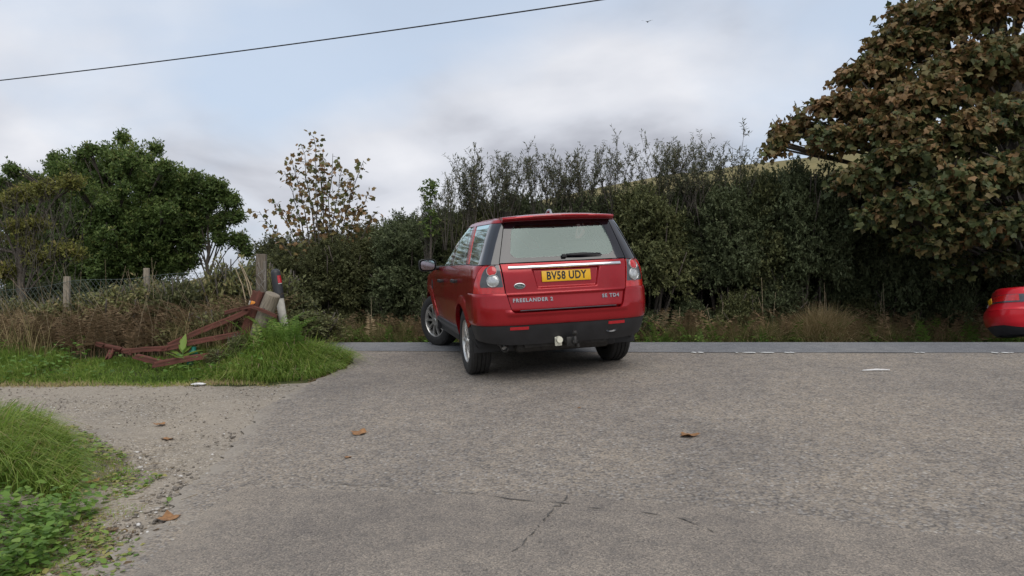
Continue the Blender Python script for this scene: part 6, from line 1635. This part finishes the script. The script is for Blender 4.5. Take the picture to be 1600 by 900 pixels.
for s in (-1, 1):
    for (nm, ya, yb) in (("rear_quarter", -.50, .42), ("rear_door", .425, 1.18), ("front_door", 1.185, 2.15), ("front_wing", 2.155, 3.0)):
        def f(a):
            Y = np.linspace(ya + G_, yb - G_, 36)[None]; t = np.linspace(0, 1, 18)[:, None]; lo = np.array([s_arch_lo(v, .24) for v in Y[0]])[None]; hi = .935 + .025 * sst(.5, -.6, Y) - .10 * sst(2.1, 3.2, Y); Z = lo + (hi - lo) * t
            SB.panel(a, SB.qy(Y + 0 * Z, Z, s), Z, lambda P: .007 * np.exp(-((P[..., 2] - .80) / .02) ** 2) - .01 * np.exp(-((P[..., 2] - .55) / .1) ** 2))
        sp_(nm, M['paint2'], f)
    def f(a):
        t = np.linspace(0, 1, 12)[:, None]; u = np.linspace(0, 1, 24)[None]; Y = .05 + .25 * t + (2.05 - .62 * t - .05 - .25 * t) * u; Z = .965 + .375 * t + 0 * u; a.grid(SG.P(SG.qy(Y, Z, s), Z))
    sp_("side_window", M['glass'], f)
    def f(a):
        z = np.linspace(.715, .845, 10)[:, None]; A = np.array([abs(float(SB.qx(np.array(.42), np.array(v)))) for v in z[:, 0]])[:, None]; B = np.array([abs(float(SB.qy(np.interp(v, [.715, .845], [-.60, -.52]), np.array(v)))) for v in z[:, 0]])[:, None]
        Q = s * (A + (B - A) * np.linspace(0, 1, 26)[None]); SB.panel(a, Q, z + 0 * Q, .010, .02)
    lp_ = sp_("tail_lamp", M['lamp_dark'], f)
    def f(a):
        z = np.linspace(.738, .838, 4)[:, None]; A = np.array([abs(float(SB.qx(np.array(.45), np.array(v)))) for v in z[:, 0]])[:, None]; B = np.array([abs(float(SB.qy(-.66, np.array(v)))) for v in z[:, 0]])[:, None]
        Q = s * (A + (B - A) * np.linspace(0, 1, 22)[None]); SB.panel(a, Q, z + 0 * Q, .0125, .004)
    sp_("brake_lens", M['lamp_red'], f, lp_)
def f(a):
    z = np.linspace(.60, .955, 26)[:, None]; B = np.array([abs(float(SB.qy(-.504, np.array(v)))) for v in z[:, 0]])[:, None]; u = np.linspace(-1, 1, 101)[None]; Q = B * np.sign(u) * np.abs(u) ** 1.2
    SB.panel(a, Q, z + 0 * Q, lambda P: -.012 * sst(.69, .72, P[..., 2]) * sst(.93, .90, P[..., 2]) * sst(.42, .38, np.abs(P[..., 0])) + .012 * sst(.64, .60, P[..., 2]))
sp_("boot_lid", M['paint2'], f)
def f(a):
    u = np.linspace(-1, 1, 101)[None]; t = np.linspace(0, 1, 16)[:, None]; lo = .36 - .05 * sst(.55, .9, np.abs(u)); Z = lo + (.597 - lo) * t; B = np.array([abs(float(SB.qy(-math.sqrt(max((sRA + .03) ** 2 - (v - sZ) ** 2, 0.01)), np.array(v)))) for v in Z[:, 50]])[:, None]
    SB.panel(a, B * np.sign(u) * np.abs(u) ** 1.2, Z, .012, .05)
sp_("rear_bumper", M['paint2'], f)
def f(a):
    z = np.linspace(.20, .355, 6)[:, None]; B = np.array([abs(float(SB.qy(-.55, np.array(v)))) for v in z[:, 0]])[:, None]; Q = B * np.linspace(-1, 1, 61)[None]; SB.panel(a, Q, z + 0 * Q, .004, .05)
sp_("diffuser", M['trim'], f)
a = Acc(); a.box((0, -.982, .775), (.52, .012, .112), Euler((.08, 0, 0)), .003); a.build("number_plate", M['plate'], scar)
def f(a):   # boot deck and rear screen surround, roof, bonnet
    ys = np.linspace(-.915, -.05, 24); u = np.linspace(-1, 1, 31); Gd = []
    for y in ys:
        k = max(0, (-.42 - y) / .50); hw = .835 * max(1 - min(k, .995) ** 2.7, .004) ** (1 / 2.7); z0 = .955 + .030 * (y + .915); lip = .022 * math.exp(-((y + .87) / .035) ** 2)
        Gd.append(np.stack([u * hw, 0 * u + y, z0 + .035 * (1 - u * u) ** .7 * min(1, (y + .915) / .12 + .15) + lip * (1 - u ** 4)], 1))
    a.grid(np.array(Gd))
sp_("boot_deck", M['paint2'], f, angle=50)
def f(a):
    ys = np.linspace(.42, 1.35, 20); u = np.linspace(-1, 1, 21); a.grid(np.array([np.stack([u * .62, 0 * u + y, 1.345 + .06 * (1 - u * u) ** .6 - .16 * ((y - .85) / .7) ** 4], 1) for y in ys]))
    for s in (-1, 1):
        t = np.linspace(0, 1, 14); z = .96 + .39 * t
        A = SG.P(SG.qy(.06 + .24 * t, z, s), z); B = SG.P(SG.qx(s * (.70 - .16 * t), z), z); a.grid(np.stack([A, (A + B) / 2, B]), flip=(s > 0))
        A = SG.P(SG.qy(2.04 - .62 * t, z, s), z); B = SG.P(SG.qy(2.16 - .62 * t, z, s), z); a.grid(np.stack([A, B]), flip=(s > 0))
sp_("roof", M['paint2'], f, angle=50)
def f(a):
    z = np.linspace(.955, 1.36, 14)[:, None]; A = np.array([abs(float(SG.qx(np.array(np.interp(v, [.955, 1.36], [.70, .54])), np.array(v)))) for v in z[:, 0]])[:, None]; Q = A * np.linspace(-1, 1, 40)[None]; a.grid(SG.P(Q, z + 0 * Q))
sp_("rear_screen", M['glass'], f)
def f(a):
    z = np.linspace(.95, 1.36, 12)[:, None]; q0 = np.array([abs(float(SG.qy(np.interp(v, [.95, 1.36], [2.05, 1.45]), np.array(v)))) for v in z[:, 0]])[:, None]; qe = np.array([1 + (float(SG.Yf(v)) - SG.bf - float(SG.Yr(v)) - SG.b) + SG.bf * 1.5 for v in z[:, 0]])[:, None]
    for s in (-1, 1): Q = s * (q0 + (qe - q0) * np.linspace(0, 1, 20)[None]); a.grid(SG.P(Q, z + 0 * Q))
sp_("windscreen", M['glass'], f)
def f(a):
    ys = np.linspace(2.0, 3.4, 26); u = np.linspace(-1, 1, 31)
    a.grid(np.array([np.stack([u * .84 * max(1 - max(0, (y - 2.7) / .8) ** 2.4, .05) ** .42, 0 * u + y, np.interp(y, [2, 3.0, 3.4], [.97, .86, .74]) + .03 * (1 - u * u)], 1) for y in ys]))
    z = np.linspace(.25, .78, 14)[:, None]; q0 = np.array([abs(float(SB.qy(3.0, np.array(v)))) for v in z[:, 0]])[:, None]; qe = np.array([1 + (float(SB.Yf(v)) - SB.bf - float(SB.Yr(v)) - SB.b) + SB.bf * 1.5 for v in z[:, 0]])[:, None]
    for s in (-1, 1): SB.panel(a, s * (q0 + (qe - q0) * np.linspace(0, 1, 30)[None]), z + np.zeros((1, 30)), 0.0)
sp_("bonnet", M['paint2'], f, angle=50)
a = Acc(); a.box((0, 1.3, .26), (1.45, 4.2, .10), None, .03); a.box((0, .8, .55), (1.5, 2.2, .3), None, .03); a.box((0, -.4, .55), (1.3, .5, .4), None, .03); a.box((0, .15, .95), (1.2, .12, .25), None, .04); a.box((0, 1.3, .9), (1.25, .12, .5), None, .04); a.build("underbody", M['trim'], scar)
for yc in (0, 2.75):
    for s in (-1, 1):
        make_wheel(scar, (s * .765, yc, .32), s, 0, R=.32, w=.22, rim=.225)
# pose: along the far lane, tail at the right edge of the picture
tx = (sx_ - 800) / FPX * sD
def tilt(ob, x, y, head):
    f_ = Vector((math.sin(head), math.cos(head), 0)); r_ = Vector((f_.y, -f_.x, 0)); e = .9
    hh = lambda p: float(H(p.x, p.y)) + .018
    c = Vector((x, y, 0)); pf, pb, pl_, pr = c + f_ * 2.75, c, c - r_ * .76, c + r_ * .76
    fz = (hh(c + f_ * 2.75 - r_ * .765) + hh(c + f_ * 2.75 + r_ * .765)) / 2; bz = (hh(pl_) + hh(pr)) / 2
    F = (f_ * 2.75 + Vector((0, 0, fz - bz))).normalized(); R3 = (r_ * 1.52 + Vector((0, 0, hh(pr) - hh(pl_)))); R3 = (R3 - F * R3.dot(F)).normalized(); U = R3.cross(F)
    ob.matrix_world = basis(R3, F, U, (x, y, bz))
tilt(scar, tx + 1.30, sD + 0.05, rad(117))
bpy.context.view_layer.update()
